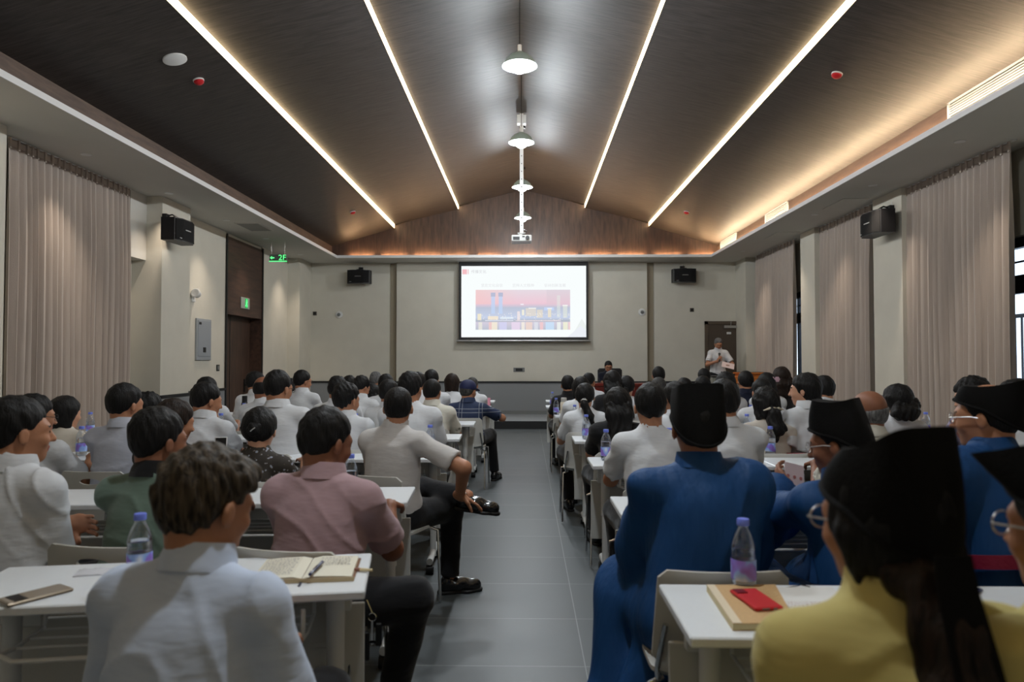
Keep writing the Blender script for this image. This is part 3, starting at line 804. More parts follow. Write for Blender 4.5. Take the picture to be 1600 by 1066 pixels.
def chair_back(w0, w1, h, z0, y0, th=.012):
    """curved back panel with an oval grip hole, rounded top corners"""
    n = 40
    hz = z0 + h - .055; ew, eh = .062, .017
    inner = []; outer = []
    for k in range(n):
        t = 2 * math.pi * k / n
        inner.append((ew * math.cos(t), hz + eh * math.sin(t)))
        c, s_ = math.cos(t), math.sin(t)
        # ray from the hole centre to the outline
        rr = .03
        best = None
        lo, hi = 0, 1.0
        def inside(x, z):
            if z < z0 or z > z0 + h: return False
            f = (z - z0) / h; w = (w0 + (w1 - w0) * f) / 2
            if abs(x) > w: return False
            for zc in (z0 + h - rr, z0 + rr):
                if (z > zc) == (zc > z0 + h / 2):
                    if abs(x) > w - rr and math.hypot(abs(x) - (w - rr), z - zc) > rr: return False
            return True
        for _ in range(24):
            md = (lo + hi) / 2
            if inside(c * md, hz + s_ * md): lo = md
            else: hi = md
        outer.append((c * lo, hz + s_ * lo))
    K = 6
    vs = []; fs = []
    for side in (0, 1):
        for j in range(K + 1):
            f = j / K
            for k in range(n):
                x = inner[k][0] * (1 - f) + outer[k][0] * f; z = inner[k][1] * (1 - f) + outer[k][1] * f
                y = y0 + .9 * x * x - .10 * (z - z0) + side * th
                vs.append((x, y, z))
    lay = n * (K + 1)
    for j in range(K):
        for k in range(n):
            a = j * n + k; b_ = j * n + (k + 1) % n
            fs.append([a, b_, b_ + n, a + n]); fs.append([a + lay, a + n + lay, b_ + n + lay, b_ + lay])
    for k in range(n):
        k2 = (k + 1) % n
        fs.append([k, k + lay, k2 + lay, k2]); a = K * n + k; b_ = K * n + k2; fs.append([a, b_, b_ + lay, a + lay])
    return vs, fs
def make_chair():
    """origin under the middle of the seat, faces +y"""
    r = empty('plastic_chair')
    vs, fs = chair_back(.42, .385, .30, .475, -.20)
    MB().add(vs, fs, 0, True).build('backrest', M_chair, r)
    m = MB()
    vs = []; n = 12
    for sd in (0, 1):
        for i in range(n + 1):
            for j in range(n + 1):
                u = i / n * 2 - 1; v = j / n * 2 - 1
                # superellipse outline
                x = u * .205 * (1 - .12 * max(0, v) ** 2) * (1 - .06 * abs(v) ** 6); y = v * .205 * (1 - .06 * abs(u) ** 6)
                z = .445 + .03 * (abs(u) ** 3) * (v < .6) * .6 - .012 * (max(v, 0) ** 3) + (.03 * max(0, -v) ** 6) - sd * .014
                vs.append((x, y - .0, z))
    fs = []; row = n + 1; lay = row * row
    for i in range(n):
        for j in range(n):
            a = i * row + j; fs.append([a, a + row, a + row + 1, a + 1]); fs.append([a + lay, a + 1 + lay, a + row + 1 + lay, a + row + lay])
    for i in range(n):
        for a, b_ in ((i, i + 1), (n * row + i, n * row + i + 1), (i * row, (i + 1) * row), (i * row + n, (i + 1) * row + n)):
            fs.append([a, b_, b_ + lay, a + lay])
    m.add(vs, fs, 0, True)
    m.build('seat', M_chair, r)
    for sx in (-1, 1):
        MB().tube([(sx * .19, -.16, .44), (sx * .195, -.19, .49), (sx * .175, -.215, .62)], .009, 8).build('back_support', M_chrome, r)
        MB().tube([(sx * .17, .16, .435), (sx * .215, .17, .42), (sx * .225, .185, .01)], .009, 8).build('leg', M_chrome, r)
        MB().tube([(sx * .17, -.14, .435), (sx * .215, -.15, .42), (sx * .225, -.20, .01)], .009, 8).build('leg', M_chrome, r)
    return r
chair0 = None
def place_chair(x, y, rz, label, z=0):
    global chair0
    if chair0 is None: chair0 = make_chair(); o = chair0
    else: o = copy_tree(chair0)
    o.location = (x, y, z); o.rotation_euler = (0, 0, rz)
    return tag(o, label, 'chair', 'white plastic chairs with oval grip holes')

M_pet = bpy.data.materials.new('clear_bottle_plastic'); M_pet.use_nodes = True
N = M_pet.node_tree.nodes; L = M_pet.node_tree.links; N.clear()
o_ = N.new('ShaderNodeOutputMaterial'); mx = N.new('ShaderNodeMixShader'); tr = N.new('ShaderNodeBsdfTransparent'); gl = N.new('ShaderNodeBsdfGlossy')
lw = N.new('ShaderNodeLayerWeight'); lw.inputs[0].default_value = .35
mr = N.new('ShaderNodeMapRange'); mr.inputs[3].default_value = .10; mr.inputs[4].default_value = .75
gl.inputs['Roughness'].default_value = .12; gl.inputs['Color'].default_value = (.85, .9, 1, 1); tr.inputs[0].default_value = (.9, .93, .97, 1)
L.new(lw.outputs['Facing'], mr.inputs[0]); L.new(mr.outputs[0], mx.inputs[0]); L.new(tr.outputs[0], mx.inputs[1]); L.new(gl.outputs[0], mx.inputs[2]); L.new(mx.outputs[0], o_.inputs[0])
M_water = mat('water', (.93, .96, 1, 1), .02, trans=1.0, ior=1.2)
M_cap = mat('lavender_blue_cap', srgb(112, 130, 226), .45)
def label_mat():
    m = bpy.data.materials.new('printed_bottle_label'); m.use_nodes = True; N = m.node_tree.nodes; L = m.node_tree.links
    b = N['Principled BSDF']; b.inputs['Roughness'].default_value = .4
    tc = N.new('ShaderNodeTexCoord'); n = N.new('ShaderNodeTexNoise'); n.inputs['Scale'].default_value = 28; n.inputs['Detail'].default_value = 1
    mp = N.new('ShaderNodeMapping'); mp.inputs['Scale'].default_value = (1, 1, .6); L.new(tc.outputs['Object'], mp.inputs[0]); L.new(mp.outputs[0], n.inputs[0])
    cr = N.new('ShaderNodeValToRGB'); e = cr.color_ramp.elements; e[0].position = .36; e[0].color = srgb(140, 110, 205); e[1].position = .72; e[1].color = srgb(225, 232, 250)
    for p, c in ((.43, srgb(140, 130, 225)), (.47, srgb(140, 176, 240)), (.58, srgb(160, 190, 245))): x = e.new(p); x.color = c
    L.new(n.outputs[0], cr.inputs[0]); L.new(cr.outputs[0], b.inputs['Base Color']); return m
M_label = label_mat()
def make_bottle():
    r = empty('water_bottle'); r.scale = (1.1, 1.1, .89)
    P = [(.026, 0), (.031, .006), (.031, .02), (.0295, .026), (.031, .032), (.031, .10), (.0305, .105), (.0315, .115), (.0295, .122), (.0315, .130), (.029, .15), (.022, .175), (.0135, .195), (.0125, .212)]
    MB().lathe([(.0, 0)] + P, n=20).build('bottle_body', M_pet, r)
    MB().lathe([(.0, .004), (.025, .004), (.0295, .01), (.0295, .135), (.0, .135)], n=18).build('water', M_water, r)
    MB().lathe([(.0314, .034), (.0318, .036), (.0318, .096), (.0314, .098)], n=20).build('label_band', M_label, r)
    MB().lathe([(.0155, .203), (.016, .205), (.016, .221), (.0145, .224), (.0, .224)], n=16).build('cap', M_cap, r)
    return r
bottle0 = None
def bottle(px, py_, Y=None, where='', base=True):
    """px, py_: pixel of the base (or, with Y given, of the cap top)"""
    global bottle0
    if bottle0 is None: bottle0 = make_bottle(); o = bottle0
    else: o = copy_tree(bottle0)
    if Y is None: p = atz(px, py_, .7505)
    else: p = at(px, py_, Y); p.z = .7505
    o.location = p; o.rotation_euler = (0, 0, random.Random(px).uniform(0, 6))
    return tag(o, 'water bottle ' + where, 'bottle', 'water bottles on the tables')
bottle(218, 880, 2.08, 'in front of the green polo back, on the nearest left table')
bottle(127, 712, None, 'beside the grey-blue shirt on the third left table')
bottle(141, 660, 6.1, 'behind the woman in cream near the left curtain')
bottle(345, 690, 6.0, 'behind the upright black phone on the left side')
bottle(381, 660, 7.4, 'beside the black flask on the left side')
bottle(492, 640, 8.8, 'right of the man with glasses near the far left wall')
bottle(472, 690, 6.15, 'next to the broad white back above the floral dress')
bottle(548, 735, 3.4, "beside the pink polo man's face")
bottle(556, 670, 6.0, 'between two white shirts left of the cropped head')
bottle(672, 718, 4.95, "behind the grey shirt man's shoulder, on the third left table")
bottle(1162, 921, None, 'largest in the photo, on the nearest right table')
bottle(947, 715, 4.65, "left of the white T-shirt boy's shoulder")
bottle(916, 680, 5.9, 'on the corner of the fourth right table, beside the black long-haired woman')
bottle(869, 645, 8.5, 'on the aisle corner of the sixth right table')
bottle(863, 632, 10.1, 'on the aisle corner of the seventh right table')
bottle(898, 655, 7.2, 'behind the ponytail girl on the right side')
bottle(1046, 700, 4.75, 'between the T-shirt boy and the tall black hat')
bottle(1204, 712, None, "beside the curly ponytail, on the third right table")
bottle(1167, 655, 6.0, 'right one of a pair beside the navy shirt')
bottle(1173, 650, 7.2, 'left and farther one of a pair beside the navy shirt')
bottle(1227, 670, 5.95, 'left of the woman with the long side ponytail')
bottle(1168, 735, 3.25, "only its cap over the blue robe's right shoulder")
bottle(1447, 680, None, 'in front of the nearest right curtain')
bottle(1488, 705, 4.65, "beside the raised fist of the blue robe on the far right")
bottle(1425, 740, 3.35, "its cap above the big black hat in the foreground")
# thermos flasks
def flask(p, h, r0, m, cap_m, label):
    r = empty('thermos_flask', p, 0, label, 'flask')
    MB().lathe([(r0 * .95, 0), (r0, .006), (r0, h * .72), (r0 * .8, h * .78)], n=18).build('flask_body', m, r)
    MB().lathe([(r0 * .82, h * .77), (r0 * .82, h), (r0 * .7, h + .004), (0, h + .004)], n=18).build('flask_lid', cap_m, r)
flask(at(881, 650, 8.45).xy.to_3d() + Vector((0, 0, .7505)), .20, .042, mat('cream_enamel', srgb(222, 214, 196), .4), mat('clear_lid', srgb(190, 190, 186), .3), 'cream thermos flask with a carry loop on the sixth right table')
p = at(382, 650, 7.45); p.z = .7505
flask(p, .27, .033, M_dark, M_black, 'black thermos flask on the left side before the wooden door')
p = at(454, 600, 9.0); p.z = .7505
flask(p, .42, .03, M_dark, M_black, 'tall black flask left of the man with glasses')

# ------------------------------------------------------------------ things on the tables
M_paper = mat('cream_paper', srgb(226, 222, 206), .8)
M_ink = mat('ink', srgb(60, 60, 75), .7)
M_redink = mat('red_ink', srgb(190, 90, 80), .7)
def on(px, py_): p = atz(px, py_, .7505); return p
def frame_of(p00, p10, p01):
    """local frame from three table points: origin, right, far"""
    return math.atan2((p10 - p00).y, (p10 - p00).x), (p10 - p00).length, (p01 - p00).length
def writing(mb, x0, x1, y0, y1, z, rows, seed, th=.0012, mi=0):
    rn = random.Random(seed)
    for k in range(rows):
        y = y1 - (y1 - y0) * (k + .5) / rows; x = x0
        while x < x1 - .01:
            w = rn.uniform(.003, .009)
            mb.box(x, x + w, y - th * rn.uniform(.4, 1.6), y + th * rn.uniform(.4, 1.6), z, z + .0002, mi); x += w + rn.uniform(.002, .005)
# open notebook on the nearest left table
a = math.radians(9.5)
p = on(388, 914)
r = empty('open_notebook', p, math.radians(8), 'open notebook with handwriting on the nearest left table', 'notebook'); r.scale = (1, 1.5, 1)
MB().box(0, .30, 0, .155, 0, .004, 0, .0015).build('cover', mat('brown_leather', srgb(120, 84, 58), .5), r)
m = MB()
m.prism([(.004, .004), (.145, .004), (.148, .010), (.12, .016), (.05, .014), (.004, .011)], 'y', .004, .150)
m.prism([(.152, .004), (.292, .004), (.292, .012), (.24, .015), (.18, .016), (.15, .010)], 'y', .004, .150)
m.build('pages', M_paper, r)
m = MB(); writing(m, .015, .118, .02, .14, .0165, 11, 4); m.build('handwriting', mat('grey_handwriting', srgb(150, 148, 150), .8), r); m = MB(); writing(m, .18, .28, .075, .14, .0165, 6, 5); m.build('handwriting', MATS['grey_handwriting'], r)
MB().box(.145, .152, -.025, .004, .001, .003).build('ribbon', M_ink, r)
MB().box(.10, .30, -.002, .0, .0, .012).build('page_edges', mat('tan_page_edges', srgb(190, 170, 135), .7), r)
p = on(484, 912)
r = empty('pen', (p.x, p.y, .7705), math.radians(8), 'dark blue pen lying across the open notebook', 'pen')
MB().tube([(0, 0, .006), (.018, .125, .006)], .005, 8).build('barrel', mat('navy_plastic', srgb(30, 32, 70), .3), r)
MB().tube([(.0035, .025, .011), (.01, .07, .012)], .0016, 6).tube([(.002, .015, .006), (.0035, .025, .006)], .0056, 8).build('clip', M_chrome, r)
p = on(545, 893)
r = empty('brush_pen', (p.x, p.y, .7505), math.radians(-3), 'brown stick with a pale tip poking over the table edge', 'pen')
MB().tube([(-.05, 0, .006), (.035, 0, .006)], .0055, 8).build('barrel', mat('rosy_wood', srgb(150, 104, 92), .5), r)
MB().tube([(.035, 0, .006), (.075, -.004, .006)], [.0055, .0045], 8).build('tip', mat('pale_wood', srgb(216, 200, 160), .5), r)
p = on(540, 880)
r = empty('pencil', (p.x, p.y, .7505), math.radians(-3), 'short brown rod beside the notebook corner', 'pen')
MB().tube([(-.04, 0, .006), (.02, 0, .006)], .0055, 8).build('barrel', MATS['rosy_wood'], r)
# phone with brown back on the nearest left table
def phone(p, rz, L_, W_2, m, lab, z=.7505, screen=None):
    r = empty('phone', (p.x, p.y, z), rz, lab, 'phone')
    MB().box(-W_2 / 2, W_2 / 2, -L_ / 2, L_ / 2, 0, .009, 0, .003).build('case', m, r)
    return r
c = (on(6, 950) + on(46, 950) + on(60, 917) + on(102, 917)) / 4
r = phone(c, math.radians(-32), .165, .078, mat('bronze_metal', srgb(120, 108, 92), .3, .6), 'bronze phone lying at the left end of the nearest left table')
MB().box(-.036, .036, -.075, .075, .009, .0095).build('back_panel', mat('bronze_glass', srgb(140, 128, 112), .15), r)
MB().box(-.03, .03, -.06, -.03, .0095, .011).build('camera_bar', M_dark, r)
# tissue packet
p = on(148, 895)
r = empty('tissue_packet', (p.x, p.y, .7505), .3, 'crumpled white tissue packet on the nearest left table', 'tissue')
m = MB(); rn = random.Random(5)
vs = []; fs = []
for i in range(7):
    for j in range(5):
        e = min(i, 6 - i, 1.5) * min(j, 4 - j, 1.5)
        vs.append((-.05 + i * .0165, -.035 + j * .0175, .002 + .005 * e + rn.uniform(-.003, .004)))
for i in range(6):
    for j in range(4): q = i * 5 + j; fs.append([q, q + 5, q + 6, q + 1])
n0 = len(vs); vs += [(v[0], v[1], 0) for v in vs]
fs += [[v + n0 for v in f][::-1] for f in fs]
for i in range(6): fs.append([i * 5, i * 5 + n0, (i + 1) * 5 + n0, (i + 1) * 5]); fs.append([i * 5 + 4, (i + 1) * 5 + 4, (i + 1) * 5 + 4 + n0, i * 5 + 4 + n0])
for j in range(4): fs.append([j, j + 1, j + 1 + n0, j + n0]); fs.append([30 + j, 30 + j + n0, 31 + j + n0, 31 + j])
m.add(vs, fs, 0, True); m.build('packet', mat('thin_plastic_film', srgb(215, 218, 226), .25), r)
# right nearest table: kraft books, red phone, open notebook, red pen, navy phone
p = on(1145, 986)
r = empty('kraft_book', (p.x, p.y, .7505), math.radians(1), 'kraft covered book with cream spine on the nearest right table', 'book')
kq = [on(1107, 924), on(1145, 986), on(1246, 986), on(1215, 924)]
kq = [(q.x - p.x, q.y - p.y) for q in kq]
m = MB().prism([kq[1], kq[2], kq[3], kq[0]], 'z', .002, .016); m.build('pages', mat('cream_page_block', srgb(205, 192, 150), .7), r)
sh = lambda q, k: q
m = MB().prism([kq[1], kq[2], kq[3], kq[0]], 'z', .0, .002).prism([kq[1], kq[2], kq[3], kq[0]], 'z', .016, .018); m.build('cover', mat('kraft_paper', srgb(200, 165, 118), .7, noise=(120, .06)), r)
dx = .022
m = MB().prism([kq[1], (kq[1][0] + dx, kq[1][1]), (kq[0][0] + dx, kq[0][1]), kq[0]], 'z', .0181, .019); m.build('spine_strip', mat('cream_spine', srgb(222, 208, 182), .6), r)
c = (atz(1148, 922, .77) + atz(1196, 922, .77) + atz(1167, 958, .77) + atz(1214, 958, .77)) / 4
r = phone(c, math.radians(9), .15, .076, mat('red_silicone', srgb(196, 38, 46), .45), 'red phone lying on the kraft book', z=.7697)
MB().box(-.033, -.004, .035, .068, .009, .0115, 0, .001).build('camera_bump', mat('dark_red', srgb(120, 18, 26), .3), r)
MB().box(-.02, .0, -.0755, -.0745, .003, .007).box(.01, .02, -.0755, -.0745, .003, .007).build('ports', M_grey, r)
nq = [on(1205, 922), on(1246, 968), on(1345, 962), on(1300, 922)]
p = nq[1]
r = empty('handwritten_notebook', (p.x, p.y, .7505), 0, 'white sheets with reddish handwriting in front of the foreground black hat', 'notebook')
q = [(v.x - p.x, v.y - p.y) for v in nq]
MB().prism([q[1], q[2], q[3], q[0]], 'z', .0, .008).build('pages', mat('white_paper', srgb(228, 228, 226), .8), r)
m = MB(); writing(m, .005, .16, .02, .11, .0082, 9, 8, .001); w = m.build('handwriting', mat('brownish_ink', srgb(176, 140, 130), .8), r); 
p = on(1318, 930)
r = empty('pen', (p.x, p.y, .7595), math.radians(60), 'red capped pen end beside the foreground black hat', 'pen')
MB().tube([(-.02, 0, .006), (.03, 0, .006)], .006, 8).build('barrel', M_red, r)
p = on(1250, 918)
r = empty('wire_clip', (p.x, p.y, .7505), .1, 'thin bent black wire at the far edge of the nearest right table', 'wire')
MB().tube([(-.04, 0, .001), (-.01, .004, .002), (.01, .015, .002), (.03, -.002, .001)], .0012, 6).build('wire', M_dark, r)
c = on(1500, 928)
r = phone(c, math.radians(-50), .14, .07, mat('navy_case', srgb(36, 44, 92), .3), 'navy phone on the nearest right table, right of the black hat')
MB().box(-.03, .03, -.06, .06, .009, .0094).build('screen', mat('dark_blue_screen', srgb(44, 48, 84), .12), r)
# red folder and papers on third right row
p = on(1262, 712)
r = empty('red_folder', (p.x, p.y, .7505), math.radians(-8), 'dark red folder under papers on the third right table', 'folder')
MB().box(-.12, .14, -.06, .09, 0, .006, 0, .002).build('cover', mat('dark_red_folder', srgb(150, 30, 60), .5), r)
p = on(1275, 708)
r = empty('magazine', (p.x, p.y, .7575), math.radians(10), 'dark printed magazine lying on the red folder', 'magazine')
MB().box(-.11, .12, -.06, .07, 0, .006, 0, .002).build('pages', mat('dark_print', srgb(92, 84, 78), .3, noise=(40, .5)), r)
p = on(92, 713)
r = empty('phone', (p.x, p.y, .7505), math.radians(-70), 'black phone flat on the third left table near the curtain', 'phone')
MB().box(-.035, .035, -.075, .075, 0, .009, 0, .003).build('case', M_dark, r)
# upright phone left of the floral woman
p = at(344, 689, 4.55)
r = empty('phone', (p.x, p.y, .7505 + .0), math.radians(12), 'black phone propped upright on the third left table', 'phone')
m = MB().box(-.038, .038, -.005, .004, .0, .155, 0, .003); o = m.build('case', M_white, r); o.rotation_euler = (math.radians(-12), 0, 0)
m = MB().box(-.033, .033, -.0065, -.005, .006, .149); o = m.build('screen', M_dark, r); o.rotation_euler = (math.radians(-12), 0, 0)
MB().box(-.02, .02, .01, .06, .0, .05).build('stand', M_dark, r)
# books on the far right tables
p = on(1465, 682)
r = empty('stacked_papers', (p.x + .1, p.y + .05, .7505), .1, 'small stack of papers next to the bottle before the nearest curtain', 'papers')
MB().box(-.1, .1, -.08, .08, 0, .02, 0, .002).build('sheets', mat('tan_paper', srgb(180, 165, 150), .7), r)
p = at(764, 632, 10.2)
r = empty('pink_booklet', (p.x, p.y, .7505), .2, 'pink booklet standing beside the white sleeve on the far left table', 'booklet')
MB().box(-.02, .02, -.005, .005, 0, .11).build('cover', mat('pink_paper', srgb(225, 150, 170), .6), r)

# ------------------------------------------------------------------ lectern, head table, their chair
PZ = .16
x0, x1 = at(1108, 590, 15.0).x, at(1197, 590, 15.0).x
cx = (x0 + x1) / 2; hw = (x1 - x0) / 2
r = empty('lectern', (cx, 15.0, PZ), 0, 'multimedia lectern of orange wood and grey metal in front of the brown door', 'lectern')
zt_ = 1.03
sp = at(1139, 590, 15).x - cx
MB().box(-hw, hw, -.25, .25, 0, .76, 0, .01).build('metal_body', mat('lectern_grey_metal', srgb(158, 162, 160), .4), r)
MB().box(-hw, hw, -.30, .30, .72, .74, 0, .004).build('base_rim', M_steel, r)
MB().box(-hw, sp, -.26, .25, .76, .885, 0, .005).build('screen_well', mat('lectern_pale_panel', srgb(150, 150, 140), .4), r)
MB().box(-hw - .01, sp + .01, -.28, .27, .885, .915, 0, .006).build('black_top', M_black, r)
MB().box(sp, hw - .06, -.27, .26, .76, .90, 0, .005).build('wooden_front', M_orange, r)
MB().box(sp + .16, hw + .02, -.30, .28, .955, .985, 0, .006).box(sp + .2, hw - .04, -.24, .24, .90, .955).build('writing_shelf', M_orange, r)
MB().box(sp + .2, hw - .04, -.26, .24, .985, .992).build('shelf_mat', M_black, r)
MB().tube([(-.28, -.1, .915), (-.3, -.12, .95), (-.36, -.15, .985)], .006, 6).ball((-.375, -.155, .99), .018, 8).build('gooseneck_microphone', M_dark, r)
x0 = at(924, 600, 15.1).x
r = empty('head_table', (x0, 14.85, PZ), 0, 'red mahogany table of the seated man in the navy suit', 'table')
MB().box(0, 1.5, 0, .5, .70, .755, 0, .006).build('tabletop', M_redwood, r)
MB().box(.03, 1.47, .04, .06, .1, .70).box(.03, .06, .04, .46, 0, .70).box(1.44, 1.47, .04, .46, 0, .70).build('front_board', M_redwood, r)
p = at(953, 575, 15.85)
r = empty('leather_armchair', (p.x, 15.7, PZ), math.pi, 'black leather high chair behind the red head table', 'chair')
M_leather = mat('black_leather', srgb(24, 25, 28), .45)
MB().box(-.27, .27, -.24, -.13, .42, 1.06, 0, .04).build('backrest', M_leather, r)
MB().box(-.26, .26, -.22, .26, .38, .49, 0, .03).build('seat', M_leather, r)
for s in (-1, 1): MB().box(s * .3 - .03, s * .3 + .03, -.2, .2, .60, .66, 0, .015).box(s * .3 - .02, s * .3 + .02, -.05, .05, .4, .6).build('armrest', M_leather, r)
m = MB().tube([(0, 0, .08), (0, 0, .4)], .03)
for k in range(5): t = 2 * math.pi * k / 5; m.tube([(0, 0, .09), (.28 * math.cos(t), .28 * math.sin(t), .05)], .018).ball((.28 * math.cos(t), .28 * math.sin(t), .025), .025, 8)
m.build('star_base', M_dark, r)
# bag on the chair in the lower left
p = at(130, 868, 2.62)
r = empty('black_bag', (p.x, p.y, .44), .2, 'black cloth bag on the chair between the two left men', 'bag')

# ------------------------------------------------------------------ soft bodies: signed distance fields turned into meshes
V3 = lambda *a: np.array(a, float)
class Field:
    def __init__(s): s.ops = []
    def ell(s, c, r, k=.02, M=None, sub=False):
        s.ops.append(('e', np.array(c, float), np.array(r, float), k, M, sub)); return s
    def cone(s, a, b, ra, rb, k=.02, sy=1.0, M=None, sub=False, cap=False):
        s.ops.append(('c', np.array(a, float), np.array(b, float), ra, rb, k, sy, M, sub, cap)); return s
    def fn(s, f, lo, hi, k=.01, mode='cut'):
        s.ops.append(('f', f, np.array(lo, float), np.array(hi, float), k, mode)); return s
    def bounds(s):
        lo = np.full(3, 9.); hi = -lo
        for o in s.ops:
            if o[0] == 'e' and not o[5]: R = o[2].max(); lo = np.minimum(lo, o[1] - R); hi = np.maximum(hi, o[1] + R)
            if o[0] == 'c' and not o[8]: R = max(o[3], o[4]) * max(1, o[6]); lo = np.minimum(lo, np.minimum(o[1], o[2]) - R); hi = np.maximum(hi, np.maximum(o[1], o[2]) + R)
        return lo, hi
    def mesh(s, h, disp=None):
        lo, hi = s.bounds(); lo -= 2.5 * h + .008; hi += 2.5 * h + .008
        n = np.ceil((hi - lo) / h).astype(int) + 1
        ax = [(lo[i] + h * np.arange(n[i])).astype(np.float32) for i in range(3)]
        D = np.full(n, .5, np.float32)
        for o in s.ops:
            if o[0] == 'e': R = o[2].max() + o[3] * 1.2 + 2 * h; a, b = o[1] - R, o[1] + R
            elif o[0] == 'c': R = max(o[3], o[4]) * max(1, o[6]) + o[5] * 1.2 + 2 * h; a, b = np.minimum(o[1], o[2]) - R, np.maximum(o[1], o[2]) + R
            else: a, b = o[2], o[3]
            i0 = np.clip(np.floor((a - lo) / h).astype(int), 0, n - 1); i1 = np.clip(np.ceil((b - lo) / h).astype(int) + 1, 1, n)
            if (i1 <= i0).any(): continue
            sl = tuple(slice(i0[j], i1[j]) for j in range(3))
            X = ax[0][sl[0]][:, None, None]; Y = ax[1][sl[1]][None, :, None]; Z = ax[2][sl[2]][None, None, :]
            if o[0] == 'e':
                c, r, k, M, sub = o[1:]
                x, y, z = X - c[0], Y - c[1], Z - c[2]
                if M is not None: x, y, z = (M[0, 0] * x + M[1, 0] * y + M[2, 0] * z, M[0, 1] * x + M[1, 1] * y + M[2, 1] * z, M[0, 2] * x + M[1, 2] * y + M[2, 2] * z)
                x, y, z = x / r[0], y / r[1], z / r[2]
                q = np.sqrt(x * x + y * y + z * z); g = np.sqrt((x / r[0]) ** 2 + (y / r[1]) ** 2 + (z / r[2]) ** 2) + 1e-6
                d = q * (q - 1) / g
            elif o[0] == 'c':
                p, q_, ra, rb, k, sy, M, sub, cap = o[1:]
                x, y, z = X - p[0], Y - p[1], Z - p[2]; e = q_ - p
                if M is not None:
                    x, y, z = (M[0, 0] * x + M[1, 0] * y + M[2, 0] * z, M[0, 1] * x + M[1, 1] * y + M[2, 1] * z, M[0, 2] * x + M[1, 2] * y + M[2, 2] * z)
                    e = M.T @ e
                y = y / sy; e = np.array([e[0], e[1] / sy, e[2]])
                L2 = max((e ** 2).sum(), 1e-9)
                tt = (x * e[0] + y * e[1] + z * e[2]) / L2; t = np.clip(tt, 0, 1)
                d = np.sqrt((x - t * e[0]) ** 2 + (y - t * e[1]) ** 2 + (z - t * e[2]) ** 2) - (ra + (rb - ra) * t)
                if sy < 1: d = d * (.5 + .5 * sy)
                if cap: d = np.maximum(d, (tt - 1) * math.sqrt(L2))
            else:
                f, k, mode = o[1], o[4], o[5]
                d = f(X, Y, Z); A = D[sl]
                if mode == 'cut': D[sl] = smax(A, d, k)
                elif mode == 'add': D[sl] = A + d
                continue
            A = D[sl]
            D[sl] = smax(A, -d, k) if sub else smin(A, d, k)
        if disp is not None:
            band = np.abs(D) < 3 * h + .03
            ii = np.nonzero(band)
            D[ii] += disp(ax[0][ii[0]], ax[1][ii[1]], ax[2][ii[2]]).astype(np.float32)
        return nets(D, lo, h)
def smin(a, b, k):
    if k <= 0: return np.minimum(a, b)
    hh = np.maximum(k - np.abs(a - b), 0) / k
    return np.minimum(a, b) - hh * hh * k * .25
def smax(a, b, k): return -smin(-a, -b, k)
def nets(D, lo, h):
    D[0] = D[-1] = .1; D[:, 0] = D[:, -1] = .1; D[:, :, 0] = D[:, :, -1] = .1
    ins = D < 0
    nx, ny, nz = D.shape
    c = np.zeros((nx - 1, ny - 1, nz - 1), np.int8)
    for i in (0, 1):
        for j in (0, 1):
            for k in (0, 1): c += ins[i:nx - 1 + i, j:ny - 1 + j, k:nz - 1 + k]
    act = (c > 0) & (c < 8)
    I, J, K = np.nonzero(act)
    idx = np.full(act.shape, -1, np.int32); idx[I, J, K] = np.arange(len(I))
    P = np.zeros((len(I), 3)); W = np.zeros(len(I))
    corners = [(i, j, k) for i in (0, 1) for j in (0, 1) for k in (0, 1)]
    for a in corners:
        for b in corners:
            if sum(b) - sum(a) == 1 and sum(abs(x - y) for x, y in zip(a, b)) == 1:
                da = D[I + a[0], J + a[1], K + a[2]]; db = D[I + b[0], J + b[1], K + b[2]]
                m = (da < 0) != (db < 0)
                t = np.where(m, da / np.where(m, da - db, 1), 0)
                for q in range(3): P[:, q] += np.where(m, a[q] + (b[q] - a[q]) * t, 0)
                W += m
    P /= np.maximum(W, 1)[:, None]
    P = (P + np.stack([I, J, K], 1)) * h + lo
    fs = []
    for axis in range(3):
        s0 = [slice(1, -1)] * 3; s0[axis] = slice(0, -1)
        s1 = [slice(1, -1)] * 3; s1[axis] = slice(1, None)
        A = ins[tuple(s0)]; B = ins[tuple(s1)]
        q = np.nonzero(A != B)
        if len(q[0]) == 0: continue
        fl = A[q]
        e = [q[0] + (axis != 0), q[1] + (axis != 1), q[2] + (axis != 2)]
        u, v = [(1, 2), (2, 0), (0, 1)][axis]
        def cell(du, dv):
            w = [x.copy() for x in e]; w[u] = w[u] - du; w[v] = w[v] - dv
            return idx[w[0], w[1], w[2]]
        Q = np.stack([cell(1, 1), cell(0, 1), cell(0, 0), cell(1, 0)], 1)
        Q[~fl] = Q[~fl][:, ::-1]
        fs.append(Q)
    Fq = np.concatenate(fs) if fs else np.zeros((0, 4), int)
    Fq = Fq[(Fq >= 0).all(1)]
    return P, Fq
